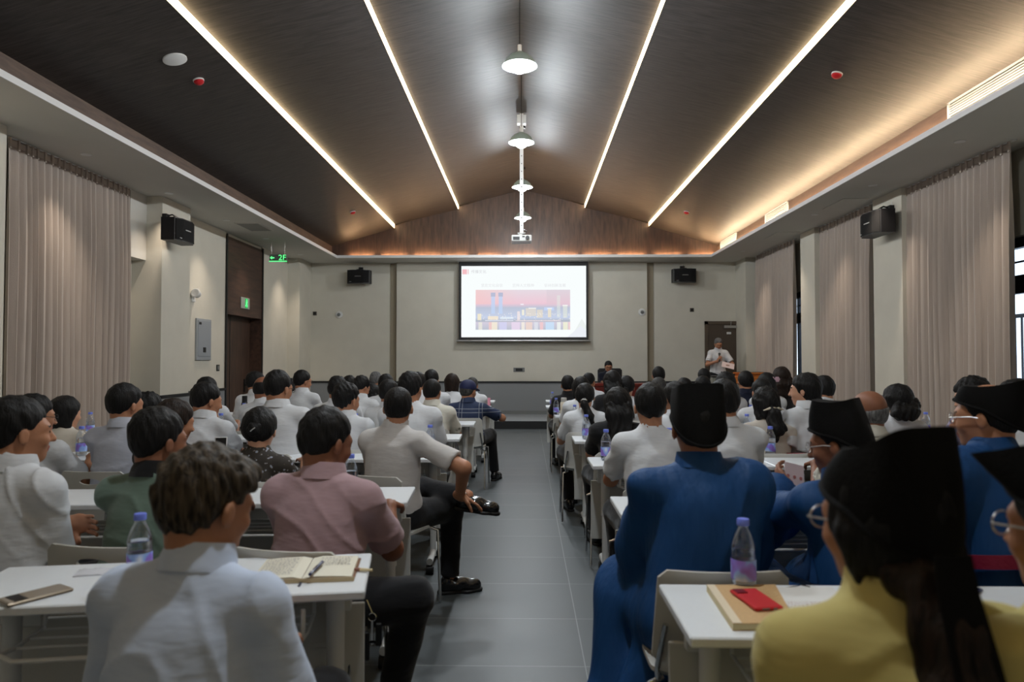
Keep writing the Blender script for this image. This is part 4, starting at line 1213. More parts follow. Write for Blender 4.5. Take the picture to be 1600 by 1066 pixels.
def link_mesh(name, parts, mats, parent, matfn=None):
    """parts: list of (P, F); mats list; matfn(centres) -> index"""
    off = 0; Ps = []; Fs = []
    for P, Fq in parts: Ps.append(P); Fs.append(Fq + off); off += len(P)
    P = np.concatenate(Ps).astype(np.float32); Fq = np.concatenate(Fs).astype(np.int32)
    me = bpy.data.meshes.new(name)
    me.vertices.add(len(P)); me.vertices.foreach_set('co', P.ravel())
    me.loops.add(len(Fq) * 4); me.loops.foreach_set('vertex_index', Fq.ravel())
    me.polygons.add(len(Fq)); me.polygons.foreach_set('loop_start', np.arange(0, len(Fq) * 4, 4, dtype=np.int32))
    me.polygons.foreach_set('loop_total', np.full(len(Fq), 4, np.int32))
    me.polygons.foreach_set('use_smooth', np.ones(len(Fq), bool))
    for m in mats: me.materials.append(m)
    if matfn is not None and len(mats) > 1:
        me.polygons.foreach_set('material_index', matfn(P[Fq].mean(1)).astype(np.int32))
    me.update(calc_edges=True); 
    o = bpy.data.objects.new(name, me); C.objects.link(o)
    if parent is not None: o.parent = parent
    return o
def rotm(rx=0, ry=0, rz=0):
    return np.array(Euler((math.radians(rx), math.radians(ry), math.radians(rz)), 'XYZ').to_matrix())
def unit(v): return v / (np.linalg.norm(v) + 1e-9)
def ik(a, c, l1, l2, pole):
    d = c - a; L_ = np.linalg.norm(d); L_ = min(L_, (l1 + l2) * .995); u = unit(d); c = a + u * L_
    x = (l1 * l1 - l2 * l2 + L_ * L_) / (2 * L_); hh = math.sqrt(max(l1 * l1 - x * x, 1e-6))
    p = np.array(pole, float); p = p - u * (p @ u); p = unit(p)
    return a + u * x + p * hh, c

# ------------------------------------------------------------------ cloth, skin and hair materials
def cloth(name, col, rough=.85, **kw): return mat(name, col, rough, spec=.25, bump=kw.pop('bump', (5, .55, (1, 1, 2.6))), noise=kw.pop('noise', (5, .04)), sheen=.15)
CL = {
 'white': cloth('white_cotton', srgb(208, 211, 216)), 'cool': cloth('pale_blue_cotton', srgb(196, 209, 232)), 'bluegrey': cloth('grey_blue_cotton', srgb(184, 188, 202)),
 'cream': cloth('cream_cotton', srgb(212, 204, 192)), 'green': cloth('sage_green_knit', srgb(104, 124, 114)), 'pink': cloth('dusty_pink_knit', srgb(168, 140, 146)),
 'grey': cloth('light_grey_cotton', srgb(192, 189, 188)), 'ivory': cloth('ivory_cotton', srgb(204, 201, 190)), 'black': cloth('black_cloth', srgb(24, 24, 27)),
 'navy': cloth('navy_cloth', srgb(22, 27, 46)), 'lavender': cloth('lavender_cloth', srgb(142, 134, 160)), 'robe': mat('blue_robe_satin', srgb(26, 68, 118), .6, spec=.25, bump=(7, .8, (2, 2, .45)), noise=(4, .06)),
 'yellow': cloth('pale_yellow_cloth', srgb(198, 184, 116)), 'sash': mat('crimson_sash', srgb(128, 18, 52), .55, bump=(20, .3)), 'trouser': cloth('black_trousers', srgb(22, 23, 27)),
 'beige': cloth('beige_cotton', srgb(196, 188, 178)), 'suit': cloth('navy_suit_wool', srgb(20, 24, 38)), 'hat': mat('black_hat_cloth', srgb(13, 13, 14), .85, spec=.2, bump=(220, .2)),
}
def floral():
    m = bpy.data.materials.new('dark_floral_print'); m.use_nodes = True; N = m.node_tree.nodes; L = m.node_tree.links; b = N['Principled BSDF']; b.inputs['Roughness'].default_value = .8
    tc = N.new('ShaderNodeTexCoord'); v = N.new('ShaderNodeTexVoronoi'); v.inputs['Scale'].default_value = 42; L.new(tc.outputs['Object'], v.inputs[0])
    n = N.new('ShaderNodeTexNoise'); n.inputs['Scale'].default_value = 60; L.new(tc.outputs['Object'], n.inputs[0])
    a = N.new('ShaderNodeMath'); a.operation = 'ADD'; L.new(v.outputs['Distance'], a.inputs[0]); L.new(n.outputs[0], a.inputs[1])
    cr = N.new('ShaderNodeValToRGB'); e = cr.color_ramp.elements; e[0].position = .70; e[0].color = srgb(150, 160, 180); e[1].position = 1.0; e[1].color = srgb(48, 42, 36)
    x = e.new(.78); x.color = srgb(108, 92, 74); x = e.new(.84); x.color = srgb(42, 38, 36)
    L.new(a.outputs[0], cr.inputs[0]); L.new(cr.outputs[0], b.inputs['Base Color']); return m
CL['floral'] = floral()
def plaid():
    m = bpy.data.materials.new('navy_plaid'); m.use_nodes = True; N = m.node_tree.nodes; L = m.node_tree.links; b = N['Principled BSDF']; b.inputs['Roughness'].default_value = .8
    tc = N.new('ShaderNodeTexCoord'); sp = N.new('ShaderNodeSeparateXYZ'); L.new(tc.outputs['Object'], sp.inputs[0])
    col = None
    prev = srgb(30, 44, 76)
    for ax, off in ((0, .05), (0, .085), (2, .02), (2, .06)):
        m1 = N.new('ShaderNodeMath'); m1.operation = 'ADD'; m1.inputs[1].default_value = off; L.new(sp.outputs[ax], m1.inputs[0])
        m2 = N.new('ShaderNodeMath'); m2.operation = 'PINGPONG'; m2.inputs[1].default_value = .11; L.new(m1.outputs[0], m2.inputs[0])
        m3 = N.new('ShaderNodeMath'); m3.operation = 'LESS_THAN'; m3.inputs[1].default_value = .004; L.new(m2.outputs[0], m3.inputs[0])
        m4 = N.new('ShaderNodeMath'); m4.operation = 'MULTIPLY'; m4.inputs[1].default_value = .6; L.new(m3.outputs[0], m4.inputs[0])
        mx = N.new('ShaderNodeMix'); mx.data_type = 'RGBA'; L.new(m4.outputs[0], mx.inputs[0])
        if isinstance(prev, tuple): mx.inputs[6].default_value = prev
        else: L.new(prev, mx.inputs[6])
        mx.inputs[7].default_value = srgb(150, 156, 165); prev = mx.outputs[2]
    L.new(prev, b.inputs['Base Color']); return m
CL['plaid'] = plaid()
def skin(name, c):
    m = mat(name, c, .5, spec=.35, noise=(14, .06), bump=(60, .06)); m.node_tree.nodes['Principled BSDF'].inputs['Subsurface Weight'].default_value = .0
    return m
SK = {'mid': skin('tan_skin', srgb(172, 122, 94)), 'dark': skin('brown_skin', srgb(138, 92, 70)), 'fair': skin('fair_skin', srgb(200, 152, 126))}
M_lip_ = skin('lip_skin', srgb(160, 92, 84)); M_eye = mat('dark_eye', srgb(28, 22, 20), .25)
def hairmat(name, c, c2, rough=.55):
    m = bpy.data.materials.new(name); m.use_nodes = True; N = m.node_tree.nodes; L = m.node_tree.links; b = N['Principled BSDF']
    b.inputs['Roughness'].default_value = rough; b.inputs['Specular IOR Level'].default_value = .22
    tc = N.new('ShaderNodeTexCoord'); mp = N.new('ShaderNodeMapping'); mp.inputs['Scale'].default_value = (1, 1, .16); n = N.new('ShaderNodeTexNoise'); n.inputs['Scale'].default_value = 110; n.inputs['Detail'].default_value = 5; n.inputs['Distortion'].default_value = .6
    L.new(tc.outputs['Object'], mp.inputs[0]); L.new(mp.outputs[0], n.inputs[0])
    cr = N.new('ShaderNodeValToRGB'); e = cr.color_ramp.elements; e[0].position = .35; e[0].color = c; e[1].position = .75; e[1].color = c2
    L.new(n.outputs[0], cr.inputs[0]); L.new(cr.outputs[0], b.inputs['Base Color'])
    bp = N.new('ShaderNodeBump'); bp.inputs['Strength'].default_value = .7; bp.inputs['Distance'].default_value = .008; L.new(n.outputs[0], bp.inputs['Height']); L.new(bp.outputs[0], b.inputs['Normal'])
    return m
HM = {'black': hairmat('black_hair', srgb(9, 9, 10), srgb(27, 26, 27)), 'brown': hairmat('dark_brown_hair', srgb(20, 14, 11), srgb(48, 34, 27)), 'ash': hairmat('ashy_brown_hair', srgb(26, 22, 17), srgb(92, 80, 66)),
      'grey': hairmat('grey_hair', srgb(70, 70, 72), srgb(128, 128, 128), .6), 'dgrey': hairmat('dark_grey_hair', srgb(36, 36, 37), srgb(84, 82, 80), .6)}

def folds(seed, amp, kind='shirt'):
    rn = random.Random(seed); a = [rn.uniform(0, 6.28) for _ in range(8)]
    def f(x, y, z):
        if kind == 'robe':
            w = np.sin(26 * x + 4 * np.sin(3 * z + a[0]) + 10 * y + a[1]) ; w2 = np.sin(11 * x - 9 * y + 3 * z + a[2] + 2 * np.sin(5 * z + a[3]))
            return amp * (.5 * w + w2) - amp * 1.2 * (1 - np.abs(np.sin(9 * x + 5 * y + 1.5 * np.sin(4 * z + a[4]) + a[5]))) ** 3
        q = z * 20 + 9 * np.abs(x) + 2.6 * np.sin(7 * x + a[0]) + 1.8 * np.sin(9 * y + 5 * x + a[1]) + 1.3 * np.sin(6 * z + a[2])
        r1 = (1 - np.abs(np.sin(q * .8 + a[3]))) ** 3
        q2 = z * 15 - 15 * x + 2.2 * np.sin(8 * z + 6 * x + a[4])
        r2 = (1 - np.abs(np.sin(q2 + a[5]))) ** 4
        m = .5 + .5 * np.sin(5.2 * x + 7 * z + a[6]); lowf = np.sin(8 * x + a[7]) * np.sin(7 * z + a[0])
        return -amp * (1.0 * r1 * m + .8 * r2 * (1 - m)) + amp * .6 * lowf
    return f

def hand(fl, wrist, d, n, side, s=1.0, curl=.5, spread=.12, thumb=.7):
    """add a hand: d finger direction, n palm normal (towards the palm side), side +1 thumb towards d x n"""
    d = unit(np.array(d, float)); n = np.array(n, float); n = unit(n - d * (n @ d)); l = np.cross(d, n) * side
    P = wrist + d * .045 * s
    R = np.stack([l, n, d], 1)
    fl.cone(wrist - d * .02 * s, wrist + d * .02 * s, .026 * s, .027 * s, .015)
    fl.ell(P, (.041 * s, .016 * s, .05 * s), .012, R)
    for i, (o, ln, r) in enumerate(((.030, .072, .0088), (.010, .080, .0092), (-.011, .074, .0088), (-.030, .058, .0078))):
        b = wrist + d * (.086 - .008 * (i == 3)) * s + l * o * s
        a = spread * (1.5 - i) * .6; dd = unit(d + l * a)
        c = curl * (.85 + .1 * i)
        p = b
        for k, fr in enumerate((.45, .32, .23)):
            dd = unit(dd + n * c * (.55 + .35 * k)); q = p + dd * ln * fr * s
            fl.cone(p, q, r * s * (1 - .08 * k), r * s * (.92 - .08 * k), .004); p = q
    b = wrist + d * .025 * s + l * .028 * s
    t1 = b + unit(l * .8 + d * .55 + n * .35) * .042 * s; t2 = t1 + unit(l * .25 + d * .9 + n * thumb) * .03 * s; t3 = t2 + unit(d * .8 + n * thumb - l * .1) * .024 * s
    fl.cone(b, t1, .014 * s, .0115 * s, .01).cone(t1, t2, .011 * s, .010 * s, .004).cone(t2, t3, .010 * s, .0085 * s, .004)

def shoe(parent, ankle, heading, m, scale=1.0, name='shoe'):
    """heading: unit forward vector of the foot; ankle above the sole by .08"""
    h = unit(np.array(heading, float)); up = V3(0, 0, 1) if abs(h[2]) < .9 else V3(0, 1, 0); r = unit(np.cross(h, up)); up = np.cross(r, h)
    f = Field(); a = np.array(ankle, float)
    B = lambda x, y, z: a + r * x + h * y + up * z
    f.cone(B(0, -.03, -.045), B(0, .16, -.055), .038, .036, .02).ell(B(0, .13, -.05), (.046, .046, .03), .02).ell(B(0, -.01, -.01), (.036, .045, .04), .03)
    f.ell(B(0, .06, -.035), (.04, .07, .034), .03)
    P = [f.mesh(.008)]
    g = Field(); g.cone(B(0, -.04, -.078), B(0, .165, -.078), .036, .040, .01); g.ell(B(0, .12, -.078), (.048, .065, .02), .01)
    def cutb(X, Y, Z):
        q = (X - a[0]) * up[0] + (Y - a[1]) * up[1] + (Z - a[2]) * up[2]
        return np.maximum(q + .07, -(q + .092))
    g.fn(cutb, a - .35, a + .35, .004)
    o = link_mesh(name, P, [m], parent); link_mesh('sole', [g.mesh(.007)], [M_rubber], o)
    return o

M_shoe = mat('polished_black_leather', srgb(16, 16, 18), .22, coat=.4)
N_WARN = []
def person(label, px, py_, Y, shirt='white', hair='short', hc='black', sk='mid', yaw=0, hy=0, hp=8, lean=10, side=0, w=1.0, arms='desk', sleeve='short', collar=True, legs='sit', top=None, zseat=.45, floor=0.0,
           glasses=False, hatp=None, seed=None, armsR=None, armsL=None, Wr=None, Wl=None, pants='trouser', group='seated audience', stand=False, chair=True, hairkw={}, robe=False, bodyx=None, headroll=0, hscale=1.0, poses=None):
    seed = seed if seed is not None else int(px * 7 + py_)
    rn = random.Random(seed)
    near = Y < 3.2; mid = Y < 6.2
    hb = .0085 if near else (.013 if mid else .021)
    hh = .0065 if near else (.009 if mid else .0125)
    hand_h = .0055 if near else (.007 if mid else .009)
    W_ = at(px, py_, Y)                         # top of the head
    ya = math.radians(yaw)
    up = V3(math.sin(math.radians(side)), math.sin(math.radians(lean)), 1.0); up = unit(up * V3(1, 1, math.cos(math.radians(lean))))
    zp = floor + (zseat + .085 if not stand else .93)
    hs = hscale
    hm = rotm(hp if False else 0)
    HR = rotm(0, 0, hy - yaw) @ rotm(0, headroll, 0) @ rotm(-hp, 0, 0)
    nk = unit(V3(up[0] * .5, .22 + .35 * up[1], 1))
    topoff = (nk * .106)[2] * hs + (HR @ V3(0, -.015, .120))[2] * hs
    T = (W_.z - topoff - zp) / up[2]
    if not .38 < T < .62: N_WARN.append((label[:30], round(T, 2)))
    T = min(max(T, .34), .66)
    Pv = V3(0, 0, zp - floor)
    Nb = Pv + up * T
    Hc = Nb + nk * .106 * hs
    off = Hc + HR @ V3(0, -.015, 0)            # head position relative to the root
    ca, sa = math.cos(ya), math.sin(ya)
    wx = off[0] * ca - off[1] * sa; wy = off[0] * sa + off[1] * ca
    root = empty('person', (W_.x - wx, W_.y - wy, floor), ya, label, 'person', group)
    skm = SK[sk]
    Rb = np.stack([V3(1, 0, 0) - up * up[0], None or V3(0, 0, 0), up], 1) if False else None
    rt = unit(np.cross(V3(0, 1, 0), up)) if False else unit(V3(1, 0, 0) - up * up[0]); fw = np.cross(up, rt)
    RB = np.stack([rt, fw, up], 1)
    sw = .150 * w
    S_ = [Pv + up * (T - .092) + rt * sx * sw + fw * .0 for sx in (-1, 1)]
    # arms: wrist targets and elbow hints in local space
    tz = .79 - floor
    def target(mode, sx):
        if mode == 'desk': return V3(sx * (.10 + rn.uniform(0, .06)), Nb[1] + .36 + rn.uniform(-.03, .05), tz), V3(sx * .42, -.35, -1), V3(-sx * .5, 1, 0), V3(0, 0, -1)
        if mode == 'lap': return V3(sx * .12, .30, .68), V3(sx * .35, -.5, -1), V3(-sx * .5, 1, -.2), V3(0, 0, -1)
        if mode == 'cross': return V3(-sx * .05, Nb[1] + .20, .72 - .04 * sx), V3(sx * .6, -.3, -1), V3(-sx, .1, 0), V3(0, -1, 0)
        if mode == 'chin': return Hc + HR @ V3(sx * .02, .10, -.17), V3(sx * .7, .5, -1), V3(-sx * .3, -.1, 1), V3(0, -1, 0)
        if mode == 'down': return V3(sx * .26, -.05, .50), V3(sx, -.4, 0), V3(0, .2, -1), V3(-sx, 0, 0)
        if mode == 'hang': return Pv + V3(sx * .27, .05, -.12), V3(sx, -.6, 0), V3(0, .2, -1), V3(-sx, 0, 0)
        if mode == 'head': return Hc + HR @ V3(sx * .09, .06, -.03), V3(sx, .5, -.8), V3(-sx * .2, 0, 1), V3(-sx, 0, 0)
        return mode
    def loc_(v):
        if isinstance(v, Vector):
            dx_, dy_ = v.x - root.location.x, v.y - root.location.y
            return V3(dx_ * ca + dy_ * sa, -dx_ * sa + dy_ * ca, v.z - floor)
        return np.array(v, float)
    A = []
    for sx, md in ((-1, armsL or arms), (1, armsR or arms)):
        tgt, pole, hd, hn = target(md, sx)[:4]
        el, wr = ik(S_[(sx + 1) // 2], loc_(tgt), .285 * (.5 + .5 * w), .245, pole)
        A.append((el, wr, hd, hn, md))
    # legs
    H_ = [Pv + V3(sx * .095 * w, .02, -.015) for sx in (-1, 1)]
    if stand: KA = [(V3(sx * .10, .02, .5), V3(sx * .11, -.01, .09)) for sx in (-1, 1)]
    elif legs == 'sit': KA = [(V3(sx * (.14 + rn.uniform(-.02, .04)), .44, zseat + .075), V3(sx * .13, .44 + rn.uniform(-.16, .06), .09)) for sx in (-1, 1)]
    else: KA = legs
    # ---- body (skin), one continuous surface
    B = Field()
    B.ell(Pv + up * .0, (.150 * w, .115, .11), .05)
    B.cone(Pv + up * .04, Pv + up * (T - .20), .135 * w, .132 * w, .04, .70, RB)
    B.cone(S_[0] - up * .01, S_[1] - up * .01, .042, .042, .03)
    B.cone(Nb - up * .04, S_[0] - up * .02, .042, .030, .03).cone(Nb - up * .04, S_[1] - up * .02, .042, .030, .03)
    B.cone(Nb - up * .05, Hc + HR @ V3(0, -.02, -.05), .060 * w, .056 * w ** .5, .03)
    for i, sx in ((0, -1), (1, 1)):
        el, wr, hd, hn, md = A[i]
        B.cone(S_[i], el, .050, .040 * w ** .5, .03).cone(el, wr, .040 * w ** .5, .027, .02)
        B.cone(H_[i], KA[i][0], .078, .055, .04).cone(KA[i][0], KA[i][1], .052, .036, .02)
    bp = [B.mesh(max(hb, .012))]
    # head
    Hd = Field()
    h_ = lambda x, y, z: Hc + HR @ (V3(x, y, z) * hs)
    E = lambda x, y, z, rx, ry, rz, k=.02, R=None, sub=False: Hd.ell(h_(x, y, z), (rx * hs, ry * hs, rz * hs), k, HR if R is None else HR @ R, sub)
    E(0, -.018, .032, .076, .094, .084)
    E(0, .030, -.040, .058, .060, .070, .04)
    E(0, .055, -.092, .026, .026, .020, .03)                    # chin
    E(0, .068, .018, .048, .022, .016, .03)                     # brow
    for sx in (-1, 1):
        E(sx * .034, .062, -.028, .022, .022, .020, .02)          # cheek
        E(sx * .030, .088, .002, .016, .012, .010, .01, None, True)    # socket
        E(sx * .030, .076, .001, .0125, .0125, .0115, .003)       # eyeball
        E(sx * .079, -.006, -.012, .009, .019, .029, .006, rotm(0, 0, sx * 18))
        E(sx * .090, .0, -.010, .006, .010, .018, .004, rotm(0, 0, sx * 18), True)
    Hd.cone(h_(0, .088, .005), h_(0, .106, -.028), .008 * hs, .012 * hs, .012)   # nose
    E(-.011, .096, -.031, .007, .008, .006, .006); E(.011, .096, -.031, .007, .008, .006, .006)
    E(0, .086, -.056, .022, .010, .006, .006); E(0, .083, -.066, .019, .010, .007, .006)
    E(0, .098, -.0605, .020, .004, .0014, .002, None, True)
    Hd.cone(Hc + HR @ V3(0, -.03, -.05) * hs, Nb - up * .03, .056 * w ** .5, .060 * w, .03)
    # hands in finer steps, rooted inside the forearms
    bp.append(Hd.mesh(hh))
    for i, sx in ((0, -1), (1, 1)):
        el, wr, hd, hn, md = A[i]
        g = Field(); cu = {'chin': .9, 'cross': .35, 'mic': 1.1, 'fist': 1.2, 'hold': .8}.get(md if isinstance(md, str) else (md[4] if len(md) > 4 else ''), .3)
        g.cone(wr + unit(el - wr) * .05, wr, .030, .026, .01)
        hand(g, wr, hd, hn, -sx, .97, curl=cu)
        bp.append(g.mesh(hand_h))
    Hc32, HRi = Hc, HR.T / hs
    def mf(c):
        q = (c - Hc32) @ HRi.T
        idx = np.zeros(len(c), int)
        lip = (np.abs(q[:, 0]) < .022) & (q[:, 1] > .080) & (q[:, 2] < -.050) & (q[:, 2] > -.073)
        eye = (np.abs(np.abs(q[:, 0]) - .030) < .0085) & (q[:, 1] > .083) & (np.abs(q[:, 2] - .001) < .0045)
        brow = (np.abs(np.abs(q[:, 0]) - .031) < .017) & (q[:, 1] > .06) & (np.abs(q[:, 2] - .021) < .0035)
        idx[lip] = 1; idx[eye | brow] = 2
        return idx
    link_mesh('body', bp, [skm, M_lip_, M_eye], root, mf)
    # ---- trousers
    if not robe:
        Tf = Field()
        Tf.ell(Pv + V3(0, 0, -.0), (.165 * w, .135, .115), .05)
        for i in (0, 1):
            Tf.cone(H_[i], KA[i][0], .094, .072, .05)
            d_ = unit(KA[i][1] - KA[i][0])
            Tf.cone(KA[i][0], KA[i][1] + d_ * -.01, .070, .056, .03, 1, None, False, True)
        link_mesh('trousers', [Tf.mesh(max(hb, .016), folds(seed + 3, .006 if mid else .002))], [CL[pants]], root)
        if mid or abs(W_.x) < 1.2 or stand:
            for i in (0, 1):
                hd_ = V3(-.2 + .4 * i, 1, 0) if poses is None else poses[i]
                shoe(root, KA[i][1], hd_, M_shoe)
    # ---- shirt / robe
    G = Field(); infl = .014 if not robe else .024
    G.ell(Pv + up * .03, (.165 * w + infl * .4, .128 + infl * .4, .12), .05)
    G.cone(Pv + up * .06, Pv + up * (T - .19), .140 * w + infl, .138 * w + infl, .04, .74, RB)
    G.cone(S_[0] - up * .005, S_[1] - up * .005, .050 + infl * .6, .050 + infl * .6, .04)
    G.cone(Nb - up * .045, S_[0], .058, .048, .05).cone(Nb - up * .045, S_[1], .058, .048, .05)
    G.cone(Nb - up * .07, Nb - up * .004, .072 * w ** .5, .062 * w ** .5, .03)
    for i in (0, 1):
        el, wr, hd, hn, md = A[i]
        if robe:
            G.cone(S_[i] - up * .01, el, .054, .070, .07)
            wv = wr - unit(wr - el) * .06
            G.cone(el, wv, .070, .078, .04, 1, None, False, True)
            G.cone(el + V3(0, -.01, -.06), wv + V3(0, -.02, -.11), .055, .065, .05)
        else:
            d1 = unit(el - S_[i])
            if sleeve == 'short':
                G.cone(S_[i], S_[i] + (el - S_[i]) * .78, .056, .066, .03, 1, None, False, True)
                G.cone(S_[i] + (el - S_[i]) * .62, S_[i] + (el - S_[i]) * .95, .044, .050, .004, 1, None, True)
            else:
                G.cone(S_[i], el, .056, .054, .03).cone(el, wr - unit(wr - el) * .01, .052, .042, .02, 1, None, False, True)
    if robe:
        for i in (0, 1):
            G.cone(H_[i], KA[i][0], .11, .105, .06)
            G.cone(KA[i][0], KA[i][1], .115, .13, .06)
        if robe == 'spill':
            G.cone(KA[0][0] + V3(-.02, -.05, -.02), V3(-.25, .22, .06), .09, .13, .05).cone(Pv + V3(-.12, .1, -.03), V3(-.22, .05, .12), .09, .10, .05)
    Nb_ = Nb; amp = (.010 if not robe else .011) if near else (.0085 if mid else .005)
    G.cone(Nb - up * .01, Hc, .050 * w ** .5, .054 * w ** .5, .006, 1, None, True)
    link_mesh('robe' if robe else 'shirt', [G.mesh(hb if near else hb * .95, folds(seed, amp, 'robe' if robe else 'shirt'))], [CL[shirt]], root)
    if collar:
        m = MB(); n = 22; vs = []; fs = []
        prof = [(.058, -.03), (.064, .030), (.070, .032), (.080, .002), (.084, -.03)]
        if robe: prof = [(.058, -.03), (.062, .022), (.071, .024), (.084, -.03)]
        if collar == 'stand': prof = [(.061, -.012), (.063, .036), (.068, .036), (.072, -.012)]
        sc_ = w ** .5 * 1.0
        for r_, z_ in prof:
            for k in range(n):
                t = 2 * math.pi * k / n
                dip = -.014 * max(0, math.sin(t)) ** 2
                q = Nb + nk * (z_ + dip) + rt * r_ * sc_ * math.cos(t) + fw * (r_ * sc_ * .98 * math.sin(t)) + up * 0
                vs.append(q)
        for j in range(len(prof) - 1):
            for k in range(n): fs.append([j * n + k, j * n + (k + 1) % n, (j + 1) * n + (k + 1) % n, (j + 1) * n + k])
        cm = CL[shirt] if collar is not True and collar in CL else CL[shirt]
        if isinstance(collar, str) and collar in CL: cm = CL[collar]
        m.add(vs, fs, 0, True).build('collar', cm, root)
    # ---- hair
    make_hair(root, hair, hc, Hc, HR, hs, hh, near, mid, Nb, up, fw, rt, seed, hairkw, T)
    if glasses:
        m = MB(); P = lambda x, y, z: Hc + HR @ (V3(x, y, z) * hs)
        for sx in (-1, 1):
            m.tube([P(sx * .074, .085, .006), P(sx * .080, .03, .006), P(sx * .082, -.02, -.004)], .0018, 6)
            m.tube([P(sx * .032 + .026 * math.cos(t), .098, .002 + .02 * math.sin(t)) for t in [2 * math.pi * k / 14 for k in range(15)]], .0017, 6)
            m.tube([P(sx * .058, .097, .006), P(sx * .074, .085, .006)], .0018, 6)
        m.tube([P(-.007, .10, .006), P(.007, .10, .006)], .0018, 6)
        m.build('eyeglasses', M_steel if glasses == 'light' else M_dark, root)
    if hatp: make_hat(root, Hc, HR, hs, hatp)
    if chair and not stand:
        X = root.location.x; YY = root.location.y
        chs.append((X - 0 * sa, YY, ya if abs(yaw) < 25 else 0, label))
    return root, dict(Pv=Pv, Nb=Nb, Hc=Hc, HR=HR, up=up, fw=fw, rt=rt, A=A, S=S_, T=T, KA=KA)
chs = []
def make_hair(root, style, hc, Hc, HR, hs, hh, near, mid, Nb, up, fw, rt, seed, kw, T):
    rn = random.Random(seed + 9)
    f = Field(); P = lambda x, y, z: Hc + HR @ (V3(x, y, z) * hs)
    E = lambda x, y, z, rx, ry, rz, k=.02: f.ell(P(x, y, z), (rx * hs, ry * hs, rz * hs), k, HR)
    th = {'short': .011, 'spiky': .012, 'buzz': .004, 'crop': .006, 'bald': .003, 'fluffy': .019, 'bob': .016, 'long': .012, 'pony': .010, 'bun': .010, 'hat': .004, 'side': .011, 'curly': .012, 'cover': .012}[style]
    th = kw.get('th', th)
    if style in ('short', 'spiky', 'fluffy'):
        E(0, -.022, .042, .077 + th * .6, .094 + th * .75, .082 + th); E(0, -.050, -.002, .068 + th * .3, .058 + th * .35, .072, .03)
    else: E(0, -.020, .034, .077 + th, .095 + th, .085 + th * 1.0)
    if style in ('short', 'spiky', 'fluffy'): pass
    elif style not in ('buzz', 'bald', 'crop', 'hat', 'cover'): E(0, -.050, .0, .070 + th * .8, .055 + th, .075, .03)
    else: E(0, -.045, -.01, .068 + th * .8, .058 + th, .07, .03)
    if style == 'cover':
        for sx in (-1, 1): f.cone(P(sx * .066, -.012, -.015), P(sx * .060, -.03, -.085), .030 * hs, .024 * hs, .03)
    YS, ZS_ = [-.12, -.060, -.030, -.018, .020, .045, .075, .12], [-.082, -.074, -.045, -.002, .004, .036, .060, .08]
    if style == 'fluffy':
        E(.0, .055, .075, .062, .045, .038, .02); E(.055, .02, .055, .03, .04, .04, .02); E(-.055, .02, .05, .03, .04, .035, .02)
    if style == 'bald':
        ZT = kw.get('zt', .045)
    if style in ('bob', 'long', 'side', 'curly', 'cover'):
        zb = {'cover': -.10, 'bob': -.115, 'long': -.13, 'side': -.09, 'curly': -.12}[style]
        YS, ZS_ = [-.14, -.02, .030, .036, .065, .075, .12], [zb, zb, zb + .01, .01, .045, .06, .09]
        if style not in ('side', 'cover'):
            for sx in (-1, 1): f.cone(P(sx * .066, -.01, .03), P(sx * .062, -.02, -.10), .032 * hs, .028 * hs, .03)
            E(0, -.06, -.06, .072, .048, .075, .03)
        else: E(0, -.05, -.04, .075, .055, .065, .03)
    Hi = HR.T / hs
    ys = np.array(YS, np.float32); zs = np.array(ZS_, np.float32)
    a = [rn.uniform(0, 6.28) for _ in range(6)]
    zt_b = kw.get('zt', .045)
    def cut(X, Y, Z):
        x, y, z = X - Hc[0], Y - Hc[1], Z - Hc[2]
        lx = Hi[0, 0] * x + Hi[0, 1] * y + Hi[0, 2] * z; ly = Hi[1, 0] * x + Hi[1, 1] * y + Hi[1, 2] * z; lz = Hi[2, 0] * x + Hi[2, 1] * y + Hi[2, 2] * z
        zl = np.interp(ly, ys, zs) + .004 * np.sin(90 * lx + a[0]) + .004 * np.sin(170 * lx + 60 * ly + a[1]) + np.where(ly < -.03, .25 * np.abs(lx), 0) * (style not in ('bob', 'long', 'side', 'curly'))
        d = (zl - lz) * .8
        if style in ('hat', 'cover'): d = np.maximum(d, lz - .075)
        if style == 'bald':
            # bare crown: keep only a ring at the sides and back
            d = np.maximum(d, (lz - zt_b - .02 * np.sin(9 * lx)) * .8)
        return d * hs
    f.fn(cut, Hc - .25, Hc + .25, .006)
    am = {'fluffy': .006, 'spiky': .006, 'bob': .002, 'curly': .006}.get(style, .0034) * (1 if style != 'spiky' else 1)
    if style in ('buzz', 'bald', 'crop', 'hat'): am = .0008
    am = kw.get('am', am)
    def disp(x, y, z):
        return am * (np.sin(95 * x + 40 * z + 3 * np.sin(30 * y + a[1]) + a[2]) * np.sin(80 * y + 30 * x + 25 * z + a[3]) + .6 * np.sin(170 * x - 60 * y + a[4]) * np.sin(60 * z + 130 * y + a[5]))
    link_mesh('hair', [f.mesh(hh, disp)], [HM[hc]], root)
    m2 = HM[kw.get('tailc', hc)]
    strand = lambda x, y, z: .004 * np.sin(140 * x + 6 * np.sin(14 * z + a[0])) + .003 * np.sin(110 * y + 90 * x + 5 * np.sin(11 * z))
    if style in ('pony', 'side', 'curly'):
        g = Field()
        ln = kw.get('len', .26); r = kw.get('r', .032)
        zt = kw.get('z', -.02)
        base = P(kw.get('x', 0) , -.115, zt)
        bk = -fw; 
        if style == 'side': base = P(-.02, -.09, -.06)
        p1 = base + bk * .03 - V3(0, 0, .05); p2 = p1 + bk * .02 - V3(0, 0, ln * .5); p3 = p2 - V3(0, 0, ln * .5) + fw * .02
        tilt = V3(kw.get('dx', 0), 0, 0); p2 = p2 + tilt * .5; p3 = p3 + tilt
        g.cone(base, p1, .020, r, .02).cone(p1, p2, r, r * 1.15, .02).cone(p2, p3, r * 1.1, .010, .02)
